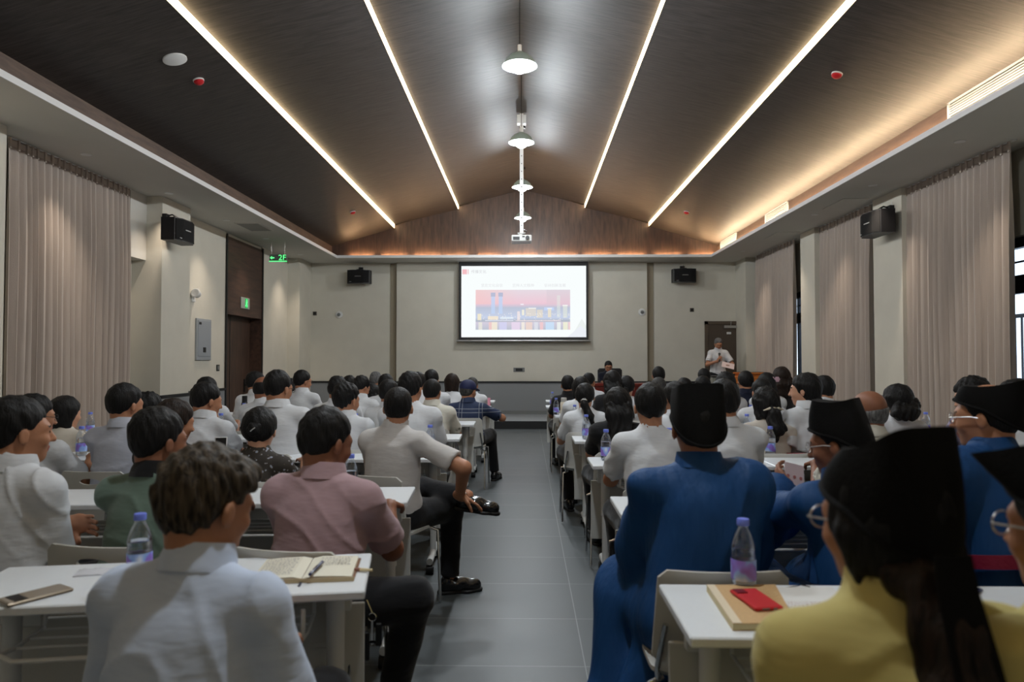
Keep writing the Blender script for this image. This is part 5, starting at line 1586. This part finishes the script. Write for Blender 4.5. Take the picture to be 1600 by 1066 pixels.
        if style == 'curly':
            for k in range(7):
                q = p1 + (p2 - p1) * rn.uniform(-.1, 1.6) + V3(rn.uniform(-.05, .05), rn.uniform(-.02, .02), 0); g.ell(q, (.026, .022, .034), .02)
        link_mesh('ponytail', [g.mesh(max(hh, .007), strand)], [m2], root)
        tie = kw.get('tie', 'black')
        mt = {'black': M_black, 'white': mat('white_hair_tie', srgb(210, 208, 205), .6), 'ribbon': mat('cream_satin_ribbon', srgb(205, 196, 178), .4)}[tie]
        m = MB(); d_ = unit(p1 - base); a1 = unit(np.cross(d_, V3(1, .2, .1))); a2 = np.cross(d_, a1)
        cc = base + d_ * .012
        m.tube([cc + a1 * .023 * math.cos(t) + a2 * .023 * math.sin(t) for t in [2 * math.pi * k / 12 for k in range(13)]], .007, 7)
        if tie == 'ribbon':
            m.tube([cc, cc + V3(.03, -.02, .012), cc + V3(.07, .0, .0)], [.006, .010, .004], 6).tube([cc, cc + V3(-.03, -.02, .012), cc + V3(-.07, .0, -.005)], [.006, .010, .004], 6)
        m.build('hair_tie', mt, root)
    if style == 'long':
        g = Field(); ln = kw.get('len', .22)
        b0 = P(0, -.075, -.02); b1 = Nb - fw * .095 + V3(0, 0, .02); b2 = b1 - up * ln - fw * .015
        for sx in (-1, 0, 1):
            o = rt * sx * .048
            g.cone(b0 + o, b1 + o * 1.1, .045, .040, .03).cone(b1 + o * 1.1, b2 + o, .038, .022, .03)
        link_mesh('hair_length', [g.mesh(max(hh, .009), strand)], [m2], root)
    if style == 'bun':
        g = Field(); g.ell(P(.0, -.125, -.005), (.042, .030, .040), .01)
        link_mesh('hair_bun', [g.mesh(hh, lambda x, y, z: .004 * np.sin(120 * x + 100 * z))], [m2], root)
        MB().tube([P(-.012, -.157, -.02), P(.0, -.160, -.01), P(.012, -.157, .0)], .003, 6).build('hair_pin', M_steel, root)
def make_hat(root, Hc, HR, hs, p):
    """p: (top front height, top back height, back reach, front reach, half width top)"""
    zf, zb, yb, yf, hw = p
    P = lambda x, y, z: Hc + HR @ (V3(x, y, z) * hs)
    n = 48; K = 12; vs = []; fs = []
    def ring(t, inset=0):
        out = []
        ex = 2.0 + 2.6 * t
        for k in range(n):
            a = 2 * math.pi * k / n; c, s_ = math.cos(a), math.sin(a)
            cx = math.copysign(abs(c) ** (2 / ex), c); sy = math.copysign(abs(s_) ** (2 / ex), s_)
            x0, y0 = .089 * cx, -.020 + .107 * sy
            z0 = .020 + (.045 * max(0, sy) if sy > 0 else .085 * sy)
            x1 = hw * cx; y1 = (yf + yb) / 2 + (yf - yb) / 2 * sy
            fr = (y1 - yb) / (yf - yb); z1 = zb + (zf - zb) * fr - .012 * math.sin(math.pi * fr)
            bulge = .002 * math.sin(math.pi * t)
            x = x0 + (x1 - x0) * t ** 1.1; y = y0 + (y1 - y0) * t ** 1.2; z = z0 + (z1 - z0) * t
            l = math.hypot(x, y) + 1e-6
            x += bulge * x / l; y += bulge * y / l
            x *= (1 - inset); 
            out.append(P(x, y, z - inset * .04))
        return out
    for j in range(K + 1): vs += ring(j / K)
    for j in range(K):
        for k in range(n): fs.append([j * n + k, j * n + (k + 1) % n, (j + 1) * n + (k + 1) % n, (j + 1) * n + k])
    top = ring(1); c = sum(top) / n
    b0 = len(vs); vs += top; vs += [c + (q - c) * .5 + HR @ V3(0, 0, -.008) for q in top]; vs.append(c + HR @ V3(0, 0, -.010))
    for k in range(n):
        k2 = (k + 1) % n
        fs.append([b0 + k, b0 + k2, b0 + n + k2, b0 + n + k]); fs.append([b0 + n + k, b0 + n + k2, b0 + 2 * n])
    i0 = len(vs); vs += ring(0); vs += [Hc + (q - Hc) * .93 for q in ring(0)]
    for k in range(n): fs.append([i0 + k, i0 + n + k, i0 + n + (k + 1) % n, i0 + (k + 1) % n])
    m = MB().add(vs, fs, 0, True)
    o = m.build('tall_black_hat', CL['hat'], root)
    MB().tube([P(.090 * math.cos(a), -.020 + .108 * math.sin(a), .026 + (.045 * max(0, math.sin(a)) if math.sin(a) > 0 else .085 * math.sin(a))) for a in [2 * math.pi * k / 32 for k in range(33)]], .006, 6).build('hat_band', CL['hat'], o)
def band(root, name, pts, width, th, m):
    """flat ribbon along pts"""
    vs = []; fs = []
    pts = [np.array(p, float) for p in pts]
    for i, p in enumerate(pts):
        d = unit(pts[min(i + 1, len(pts) - 1)] - pts[max(i - 1, 0)]); s_ = unit(np.cross(d, V3(0, 1, 0.01))); n_ = np.cross(d, s_)
        vs += [p - s_ * width / 2 - n_ * th, p + s_ * width / 2 - n_ * th, p + s_ * width / 2 + n_ * th, p - s_ * width / 2 + n_ * th]
    for i in range(len(pts) - 1):
        for k in range(4): fs.append([i * 4 + k, i * 4 + (k + 1) % 4, (i + 1) * 4 + (k + 1) % 4, (i + 1) * 4 + k])
    fs.append([0, 1, 2, 3]); e = (len(pts) - 1) * 4; fs.append([e + 3, e + 2, e + 1, e])
    return MB().add(vs, fs, 0, True).build(name, m, root)

g = Field(); g.ell((0, 0, .06), (.14, .12, .055), .03).ell((.08, .04, .09), (.08, .07, .05), .03).cone((-.1, 0, .06), (.1, -.03, .1), .05, .04, .03)
link_mesh('cloth_bag', [g.mesh(.012, folds(5, .008))], [CL['black']], bpy.data.objects['black_bag'])
MB().tube([(-.09, 0, .1), (-.05, -.02, .17), (.04, -.02, .17), (.09, 0, .12)], .008, 6).build('strap', CL['black'], bpy.data.objects['black_bag'])

# ------------------------------------------------------------------ the people, nearest left block first
P_ = person
# nearest row, left
P_('person with fluffy dark hair in a pale blue shirt, nearest of all on the left', 318, 706, 1.62, 'cool', 'fluffy', 'ash', 'mid', yaw=-8, hy=-30, hp=14, lean=14, w=1.06, arms=0, armsL=(V3(-.08, .30, .70), V3(-.7, -.4, -1), V3(.5, 1, 0), V3(0, 0, -1)), armsR=(V3(.08, .30, .70), V3(.6, -.4, -1), V3(-.5, 1, 0), V3(0, 0, -1)), zseat=.43, hscale=1.05, chair=False, hairkw={'th': .012})
# second row, left
P_('person in a white shirt with arms crossed at the left edge', 25, 624, 2.62, 'white', 'short', 'black', 'mid', yaw=-18, hy=-42, lean=4, w=1.15, arms='cross', hscale=1.03, hp=2)
P_('person in a sage green polo with a black collar', 245, 641, 2.7, 'green', 'short', 'black', 'dark', yaw=-8, hy=-34, lean=10, w=1.05, collar='black', hp=6)
# the pink polo man sits turned, one leg out in the aisle
r, J = P_('person in a dusty pink polo, one black-trousered leg stretched into the aisle', 507, 642, 2.66, 'pink', 'short', 'black', 'dark', yaw=-10, hy=-38, lean=10, w=1.12, hp=14,
   legs=[(V3(-.10, .42, .53), V3(-.10, .30, .09)), (V3(.335, .13, .525), V3(.22, .20, .09))], poses=[V3(0, 1, 0), V3(-.3, 1, 0)])
k = empty('key_bunch', tuple(r.matrix_basis @ Vector((.235, -.02, .50))), 0, 'bunch of keys on a ring hanging at the pink polo wearer belt', 'keys')
MB().tube([(.014 * math.cos(t), 0, .014 * math.sin(t)) for t in [2 * math.pi * i / 12 for i in range(13)]], .0015, 6).tube([(0, 0, .014), (-.02, 0, .06)], .003, 6).build('key_ring', M_chrome, k)
MB().box(-.004, .004, -.004, .004, -.08, -.01).lathe([(.012, 0), (.012, .004)], (0, 0, -.09), 12).build('key', M_chrome, k)
MB().box(.012, .034, -.006, .006, -.10, -.02, 0, .004).build('car_fob', M_dark, k)
MB().box(-.036, -.010, -.008, .008, -.15, -.05, 0, .004).build('leather_fob', M_dark, k)
# third row, left
P_('person with glasses half hidden behind the crossed-arms man at the left edge', 52, 619, 4.1, 'white', 'short', 'black', 'mid', hy=-40, lean=8, glasses=True)
P_('person in a grey-blue shirt left of the green polo', 194, 602, 4.25, 'bluegrey', 'short', 'black', 'mid', yaw=-4, hy=-26, lean=6, w=1.05, collar=True)
P_('person with brown bobbed hair behind the green polo head', 271, 626, 3.95, 'black', 'side', 'brown', 'mid', hy=-38, hp=14, lean=12, w=.92, collar=False, hairkw={})
P_('person with a hair bun in a dark floral blouse', 406, 640, 3.95, 'floral', 'bun', 'black', 'fair', hy=6, hp=12, lean=12, w=.92, collar=False, hairkw={'th': .016})
# grey shirt man with crossed leg
r, J = P_('person with cropped hair in a light grey shirt, one leg crossed towards the aisle', 622, 605, 4.12, 'grey', 'buzz', 'black', 'mid', yaw=-22, hy=2, lean=6, w=1.12, hp=4, collar='stand', armsR=(V3(.35, .18, .62), V3(1, -.5, .4), V3(.6, .5, -.4), V3(0, 0, -1)),
   legs=[(V3(.0, .36, .60), V3(.34, .30, .60)), (V3(.20, .36, .50), V3(.20, .34, .09))], poses=[V3(.95, .35, -.12), V3(.75, .65, 0)])
# fourth row, left
P_('person with dark bobbed hair in a cream blouse beside the left curtain', 101, 621, 5.25, 'cream', 'bob', 'black', 'fair', hy=-25, lean=10, w=.98, collar=False)
P_('person with spiky hair in white, mostly hidden behind the grey-blue shirt', 231, 615, 5.3, 'white', 'spiky', 'black', 'mid', hy=-20, lean=8)
P_('person in white resting the chin on a raised fist', 321, 600, 4.95, 'white', 'short', 'black', 'mid', yaw=-8, hy=-42, lean=16, w=1.12, hp=12, armsR='chin')
P_('person with a broad white back and thick side hair behind the floral blouse', 434, 581, 5.0, 'white', 'short', 'black', 'mid', hy=-26, lean=6, w=1.18, glasses=True)
P_('person with bushy black hair in white, in front of the pink polo head', 540, 600, 5.25, 'white', 'spiky', 'black', 'mid', hy=-30, lean=8, w=1.0, hscale=1.02)
P_('person in a loose white T-shirt right behind the cropped grey-shirt head', 641, 583, 5.25, 'white', 'short', 'black', 'mid', yaw=-4, hy=-14, lean=8, w=1.15, collar=False)
# fifth row, left
P_('person in white behind the chin-resting one', 323, 591, 6.55, 'white', 'short', 'black', 'mid', hy=-18, lean=8)
P_('person with a bald brown crown beside the thick-haired white back', 411, 589, 6.55, 'white', 'bald', 'black', 'dark', hy=-22, lean=8, hp=16)
P_('person with spiky black hair and a white shirt before the far left wall', 527, 590, 6.7, 'white', 'spiky', 'black', 'mid', hy=-16, lean=12, w=1.1, hp=14)
P_('person in white with full black hair left of the cropped head', 607, 595, 6.65, 'white', 'short', 'black', 'mid', hy=-24, lean=10, w=1.05)
P_('person with close-cropped hair in an ivory shirt at the aisle', 675, 593, 6.75, 'ivory', 'crop', 'black', 'mid', hy=-14, lean=8, w=1.08)
# sixth row, left
P_('person turned right in white, nearest the wooden door', 399, 582, 7.9, 'white', 'short', 'black', 'mid', hy=-60, lean=10, arms='lap')
P_('person with glasses in a white shirt against the grey dado', 472, 580, 8.2, 'white', 'short', 'black', 'mid', yaw=-10, hy=-42, lean=6, glasses=True, w=1.05)
P_('person with glasses looking down to the right in white', 564, 590, 8.0, 'white', 'spiky', 'black', 'mid', yaw=-12, hy=-38, hp=26, lean=12, glasses=True, w=1.05)
P_('person with thick black hair behind the full-haired white shirt', 603, 586, 8.1, 'white', 'short', 'black', 'mid', hy=-8, lean=8)
P_('person mostly hidden behind the loose white T-shirt head', 653, 583, 7.9, 'white', 'short', 'black', 'mid', hy=-16, lean=8)
P_('person in white with round black hair, left of the bob-haired woman', 674, 579, 8.1, 'white', 'short', 'black', 'mid', hy=-8, lean=8)
r, J = P_('person in a navy plaid shirt and a navy cap at the aisle', 731, 595, 8.0, 'plaid', 'crop', 'dgrey', 'mid', yaw=-4, hy=-30, lean=10, w=1.12, hp=8, legs=[(V3(-.10, .42, .53), V3(-.10, .40, .09)), (V3(.21, .40, .53), V3(.26, .42, .09))], armsR=(V3(.22, .44, .79), V3(1, .1, -.5), V3(-.8, .6, 0), V3(0, 0, -1)))
h_ = lambda x, y, z: J['Hc'] + J['HR'] @ V3(x, y, z)
f = Field(); f.ell(h_(0, -.018, .045), (.092, .108, .088), .01, J['HR']); Hc_, HRT = J['Hc'], J['HR'].T
def cutc(X, Y, Z):
    lz = HRT[2, 0] * (X - Hc_[0]) + HRT[2, 1] * (Y - Hc_[1]) + HRT[2, 2] * (Z - Hc_[2]); ly = HRT[1, 0] * (X - Hc_[0]) + HRT[1, 1] * (Y - Hc_[1]) + HRT[1, 2] * (Z - Hc_[2])
    return (.022 + .15 * ly) - lz
f.fn(cutc, Hc_ - .2, Hc_ + .2, .004)
cp = link_mesh('navy_cap', [f.mesh(.009)], [mat('navy_cap_cloth', srgb(24, 32, 72), .7)], r)
g = Field(); g.ell(h_(0, .11, .034), (.068, .072, .008), .004, J['HR'] @ rotm(-12)); link_mesh('brim', [g.mesh(.007)], [MATS['navy_cap_cloth']], cp)
# seventh and eighth rows, left
P_('person whose black hair shows low between two spiky heads on the far left', 546, 588, 9.2, 'black', 'short', 'black', 'mid', hy=-10, lean=10)
P_('person whose dark hair just shows left of the man with glasses', 459, 598, 9.2, 'black', 'short', 'black', 'mid', hy=-10, lean=14)
P_('person with long black hair over a black top on the far left', 582, 601, 8.9, 'black', 'long', 'black', 'mid', hy=-10, lean=12, w=.92, collar=False)
P_('person with a round brown bob in a white blouse on the far left', 706, 585, 9.3, 'white', 'bob', 'brown', 'fair', hy=0, lean=10, w=.95, collar=False)
P_('person with short grey hair at the very front on the left', 587, 582, 10.6, 'black', 'short', 'grey', 'mid', hy=-20, lean=8)
P_('person in white partly hidden behind the navy cap', 738, 590, 10.4, 'white', 'crop', 'dgrey', 'mid', hy=-16, lean=10)

# right block, nearest row: yellow robes and tall black hats
r, J = P_('person in a pale yellow robe and tall black hat, nearest on the right', 1385, 705, 1.12, 'yellow', 'cover', 'black', 'mid', yaw=2, hy=20, hp=6, lean=16, w=1.0, arms='lap', collar=False, sleeve='long', hatp=None, glasses='light', chair=False, pants='yellow', zseat=.45, hscale=.93, hairkw={'th': .011})
make_hat(r, J['Hc'], J['HR'], .93, (.126, .158, -.118, .012, .074))
g = Field(); b0 = J['Hc'] + J['HR'] @ V3(-.03, -.11, -.07)
bk = -J['fw']
q = [b0, b0 + V3(.01, -.02, -.055), b0 + V3(.012, -.045, -.14), b0 + V3(.005, -.05, -.225)]
g.ell(b0 + V3(.0, .03, .0), (.055, .05, .035), .02)
g.cone(q[0], q[1], .030, .044, .02).cone(q[1], q[2], .046, .050, .02).cone(q[2], q[3], .046, .016, .02)
link_mesh('ponytail', [g.mesh(.006, lambda x, y, z: .003 * np.sin(170 * x + 5 * np.sin(14 * z)) + .002 * np.sin(120 * y))], [HM['brown']], r)
band(r, 'hat_ribbon', [b0 + V3(-.008, -.045, .05), b0 + V3(-.010, -.055, .0), b0 + V3(-.005, -.075, -.08), b0 + V3(-.006, -.112, -.2), b0 + V3(-.008, -.118, -.42)], .030, .0016, CL['hat'])
band(r, 'hat_ribbon', [b0 + V3(.012, -.045, .05), b0 + V3(.016, -.055, .0), b0 + V3(.028, -.075, -.08), b0 + V3(.045, -.10, -.2), b0 + V3(.06, -.11, -.42)], .03, .0016, CL['hat'])
r, J = P_('person in a pale yellow robe and tall black hat cut off by the right edge', 1700, 712, 1.06, 'yellow', 'cover', 'black', 'mid', yaw=2, hy=24, hp=4, lean=14, w=.98, arms='lap', collar=False, sleeve='long', glasses='light', chair=False, pants='yellow', hscale=.93, hairkw={'th': .011})
make_hat(r, J['Hc'], J['HR'], .95, (.115, .19, -.14, .13, .08))
b0 = J['Hc'] + J['HR'] @ V3(-.05, -.06, -.07)
g = Field(); g.cone(b0, b0 + V3(-.05, .0, -.12), .016, .013, .01).cone(b0 + V3(-.05, 0, -.12), b0 + V3(-.05, -.01, -.22), .013, .012, .01).cone(b0 + V3(-.05, -.01, -.22), b0 + V3(-.01, -.02, -.32), .012, .008, .01)
link_mesh('hair_lock', [g.mesh(.006)], [HM['black']], r)
# second row, right: blue robes
P_('person in a blue robe and tall flat-topped black hat at the aisle', 1090, 614, 2.45, 'robe', 'hat', 'black', 'dark', yaw=0, hy=0, hp=4, lean=8, w=1.08, robe='spill', hatp=(.145, .150, -.10, .06, .078), arms='desk', legs=[(V3(-.19, .34, .54), V3(-.22, .30, .09)), (V3(.14, .44, .53), V3(.13, .42, .09))])
r, J = P_('person in a blue robe and pointed black hat reading a card', 1316, 643, 2.5, 'robe', 'hat', 'black', 'dark', yaw=18, hy=52, hp=12, lean=12, w=1.02, robe=True, glasses='light', hscale=.95, hatp=(.175, .155, -.10, .045, .074), armsL=(at(1228, 758, 2.86), V3(-1, 0, -.8), V3(.2, 1, .5), V3(1, 0, .2), 'hold'), armsR='desk')
Wh = r.matrix_basis @ Vector(tuple(J['A'][0][1]))
c = empty('paper_card', (at(1241, 742, 2.93)), math.radians(15), 'pink and white card held by the blue-robed reader', 'card')
o = MB().box(-.045, .045, -.001, .001, -.045, .045).build('card', mat('pale_pink_card', srgb(232, 214, 220), .6), c)
m = MB()
for i, x in enumerate((-.03, 0, .03)): m.lathe([(.007, 0), (.007, .001)], (x, -.0015, -.01), 10, M=Matrix.Rotation(math.pi / 2, 3, 'X'))
m.build('dots', mat('rose_print', srgb(190, 120, 120), .6), c); c.rotation_euler = (math.radians(-18), math.radians(14), math.radians(15))
band(r, 'hat_ribbon', [J['Hc'] + J['HR'] @ V3(-.01, -.13, -.06), J['Hc'] + J['HR'] @ V3(-.01, -.15, -.12), J['Hc'] + J['HR'] @ V3(-.03, -.15, -.24)], .05, .0016, mat('navy_ribbon', srgb(20, 32, 62), .5))
r, J = P_('person in a blue robe with a crimson sash on the far right', 1545, 600, 2.55, 'robe', 'hat', 'black', 'mid', yaw=14, hy=46, hp=6, lean=12, w=1.0, robe=True, glasses='light', hscale=.97, hatp=(.12, .125, -.15, .05, .080), armsL=(V3(-.27, .42, .80), V3(-1, -.2, -.6), V3(-.2, 1, .3), V3(.6, 0, -.6), 'fist'))
def sash(r, J, zf=.20, sx=-.1):
    Pv, up, fw, rt = J['Pv'], J['up'], J['fw'], J['rt']
    c = Pv + up * zf
    m = MB(); vs = []; fs = []; n = 28
    for z, rr in ((-.022, .185), (.022, .185), (.022, .196), (-.022, .196)):
        for k in range(n): t = 2 * math.pi * k / n; vs.append(c + up * z + rt * rr * math.cos(t) + fw * rr * .80 * math.sin(t))
    for j in range(4):
        for k in range(n): fs.append([j * n + k, j * n + (k + 1) % n, ((j + 1) % 4) * n + (k + 1) % n, ((j + 1) % 4) * n + k])
    o = m.add(vs, fs, 0, True).build('sash', CL['sash'], r)
    b = c - fw * .158 + rt * sx
    g = Field(); g.ell(b, (.030, .022, .034), .01).cone(b, b + V3(.012, -.02, -.15), .022, .030, .02).cone(b, b + V3(-.03, -.015, -.28), .018, .030, .01).cone(b + V3(-.03, -.015, -.28), b + V3(-.035, -.015, -.5), .030, .03, .01)
    link_mesh('sash_knot', [g.mesh(.009, folds(4, .004, 'robe'))], [CL['sash']], o)
sash(r, J)
band(r, 'hat_ribbon', [J['Hc'] + J['HR'] @ V3(.01, -.13, -.06), J['Hc'] + J['HR'] @ V3(.01, -.145, -.12), J['Hc'] + J['HR'] @ V3(.0, -.14, -.22)], .045, .0016, MATS['navy_ribbon'])
r2 = [o for o in bpy.data.objects if o.get('label', '').endswith('reading a card')][0]
P_('person in a white T-shirt with ears sticking out, left of the flat-topped hat', 1016, 602, 3.85, 'white', 'short', 'black', 'mid', hy=0, hp=8, lean=12, w=.98, collar=False)
P_('person in a white polo just right of the flat-topped hat', 1130, 596, 3.95, 'white', 'short', 'black', 'mid', yaw=2, hy=4, hp=6, lean=8, w=1.12)
P_('person with a shiny bald crown and grey sides in a white shirt', 1358, 610, 3.9, 'ivory', 'bald', 'grey', 'dark', hy=22, lean=10, w=1.08, hp=4, hairkw={'zt': .02, 'th': .005})
P_('person in white whose black hair shows behind the far right blue robe', 1590, 596, 3.85, 'white', 'short', 'black', 'mid', hy=30, lean=8)
# fourth row, right
P_('person with long black hair over a black top, left of the T-shirt boy', 965, 607, 5.15, 'black', 'long', 'black', 'fair', hy=0, hp=10, lean=10, w=.92, collar=False)
P_('person in white turned left, behind the tall flat-topped hat', 1056, 599, 5.2, 'white', 'short', 'black', 'mid', hy=24, lean=8)
P_('person with a curly ponytail tied with a cream ribbon', 1197, 607, 5.15, 'beige', 'curly', 'black', 'fair', hy=6, hp=16, lean=12, w=.9, collar=False, hairkw={'tie': 'ribbon', 'z': -.05, 'len': .2, 'r': .045})
P_('person in white facing left with a very long side ponytail', 1260, 584, 5.2, 'white', 'side', 'black', 'fair', yaw=14, hy=56, hp=4, lean=4, w=.88, collar=True, armsL='down', armsR='down', hairkw={'len': .42, 'r': .034})
P_('person with straight black shoulder-length hair before the right curtains', 1403, 602, 5.2, 'white', 'long', 'black', 'fair', hy=30, lean=6, w=.92, collar=False, hairkw={'len': .03})
P_('person with long curly hair in a lavender blouse before the nearest curtain', 1521, 591, 4.7, 'lavender', 'curly', 'black', 'fair', yaw=10, hy=40, hp=20, lean=16, w=.88, collar=False, hairkw={'z': -.04, 'len': .2, 'r': .04, 'dx': -.08})
# fifth row, right
P_('person in white with a straight ponytail and a white hair tie', 914, 600, 6.45, 'white', 'pony', 'black', 'fair', hy=-10, hp=10, lean=8, w=.9, collar=False, hairkw={'tie': 'white', 'len': .2, 'dx': .09, 'z': -.035})
P_('person with a big round black head behind the curly ponytail', 1190, 594, 6.5, 'white', 'short', 'black', 'mid', hy=6, lean=10, w=1.05, collar=False)
P_('person with short black hair in a white shirt before the middle curtain', 1287, 589, 6.4, 'white', 'short', 'black', 'mid', yaw=-6, hy=20, lean=14, w=1.15)
# sixth row, right
P_('person with chin-length black hair in a white T-shirt near the thermos flask', 908, 590, 7.7, 'white', 'bob', 'black', 'fair', hy=-6, lean=8, w=.9, collar=False)
P_('person with very long straight black hair in front of the seated official', 957, 580, 7.5, 'black', 'long', 'black', 'fair', hy=-4, lean=4, w=.9, collar=False, hairkw={'len': .3})
P_('person with a loose ponytail right of the very long straight hair', 979, 588, 7.7, 'white', 'pony', 'black', 'fair', hy=-14, lean=8, w=.9, collar=False, hairkw={'len': .2})
P_('person with cropped dark grey hair below the cropped white-shirt man', 1029, 590, 7.8, 'white', 'crop', 'dgrey', 'mid', hy=0, lean=8)
P_('person whose black hair shows left of the flat-topped hat brim', 1069, 592, 7.8, 'black', 'short', 'black', 'mid', hy=0, lean=8)
P_('person with black hair just behind the top of the flat hat', 1098, 589, 7.9, 'white', 'short', 'black', 'mid', hy=0, lean=8)
P_('person with long black hair in white, right of the flat-topped hat', 1134, 582, 7.2, 'white', 'long', 'black', 'fair', hy=0, lean=8, w=.92, collar=False, hairkw={'len': .06})
P_('person with short hair in a navy shirt below the lectern', 1165, 580, 7.9, 'navy', 'crop', 'black', 'mid', hy=0, lean=6, w=1.02)
r, J = P_('person with two pink flower clips in black hair', 1198, 584, 7.8, 'white', 'bob', 'black', 'fair', hy=6, lean=8, w=.9, collar=False)
for sx in (.02, .075):
    m = MB(); c0 = J['Hc'] + J['HR'] @ V3(sx, -.112, .045)
    for k in range(6): t = 2 * math.pi * k / 6; m.ball(tuple(c0 + J['rt'] * .018 * math.cos(t) + V3(0, 0, .018 * math.sin(t))), (.014, .008, .014), 6)
    m.ball(tuple(c0), (.01, .012, .01), 6); m.build('flower_clip', mat('pink_flower_clip', srgb(196, 160, 176), .5), r)
# seventh row and beyond, right
P_('person with short hair in a black top at the aisle behind the water bottles', 887, 588, 9.2, 'black', 'short', 'black', 'mid', hy=-4, lean=10, w=.98)
P_('person in a patterned white shirt glancing right near the head table', 920, 584, 10.2, 'white', 'short', 'black', 'mid', hy=-34, lean=6, w=1.05)
P_('person in white with cropped hair between the head table and the lectern', 1029, 573, 9.4, 'white', 'crop', 'black', 'mid', hy=0, lean=2, w=1.05)
P_('person with short black hair right below the speaker at the lectern', 1100, 577, 9.8, 'black', 'short', 'black', 'mid', hy=0, lean=2)
P_('person with long wavy brown hair below the farthest right curtain', 1221, 575, 8.6, 'black', 'long', 'brown', 'fair', hy=10, lean=2, w=.92, collar=False, hairkw={'len': .12, 'th': .02})

# the speaker at the lectern and the seated official
r, J = P_('person with grey hair in a white polo speaking into a microphone at the lectern', 1122, 529.5, 15.6, 'white', 'short', 'grey', 'mid', yaw=180, hy=182, hp=24, lean=4, w=1.05, stand=True, floor=PZ, pants='trouser', group='people on the stage',
   armsR=(V3(.07, .26, 1.22), V3(1, -.2, -1), V3(-.5, .2, .8), V3(0, -1, .1), 'mic'), armsL=(V3(-.16, .32, 1.10), V3(-1, -.2, -1), V3(.5, .8, 0), V3(.3, 0, 1), 'hold'))
mw = r.matrix_basis @ Vector(tuple(J['A'][1][1] + unit(V3(-.5, .2, .8)) * .075 + V3(0, -.02, 0)))
hd = r.matrix_basis @ Vector(tuple(J['Hc'] + J['HR'] @ V3(0, .13, -.10)))
dv = (hd - mw).normalized()
k = empty('handheld_microphone', tuple(mw), 0, 'black handheld microphone at the lectern speaker mouth', 'microphone')
MB().tube([dv * -.09, dv * .10], [.014, .019], 10).build('handle', M_dark, k)
MB().ball(dv * .115, .027, 10).build('microphone_head', mat('dark_mesh', srgb(40, 42, 46), .5), k)
pw = r.matrix_basis @ Vector(tuple(J['A'][0][1] + V3(.05, .09, .03)))
k = empty('speech_paper', tuple(pw), math.radians(8), 'pinkish sheet of paper held by the lectern speaker', 'paper')
o = MB().box(-.13, .13, -.001, .001, -.09, .09).build('sheet', mat('pinkish_paper', srgb(214, 196, 196), .7), k); k.rotation_euler = (math.radians(50), math.radians(-14), math.radians(170))
P_('person in a dark navy suit sitting at the red head table', 950.5, 564.5, 15.5, 'suit', 'crop', 'black', 'mid', yaw=180, hy=182, hp=20, lean=14, w=1.08, floor=PZ, sleeve='long', pants='suit', group='people on the stage', arms='cross', chair=False, glasses=True)
P_ = None
# their chairs: one under each seated person
for x, y, a, lab in chs:
    place_chair(x, y - .02, a, 'white chair of the ' + ' '.join(lab.split()[:12]).rstrip(','))
for px, py_, Y, lab in ((1247, 672, 4.95, 'empty white chair left of the long side ponytail'), (1282, 672, 4.95, 'empty white chair right of the long side ponytail'), (1430, 692, 3.75, 'empty white chair in front of the far right blue robe'), (90, 697, 4.9, 'white chair at the left curtain, third table')):
    pass
print('WARN torso', N_WARN)
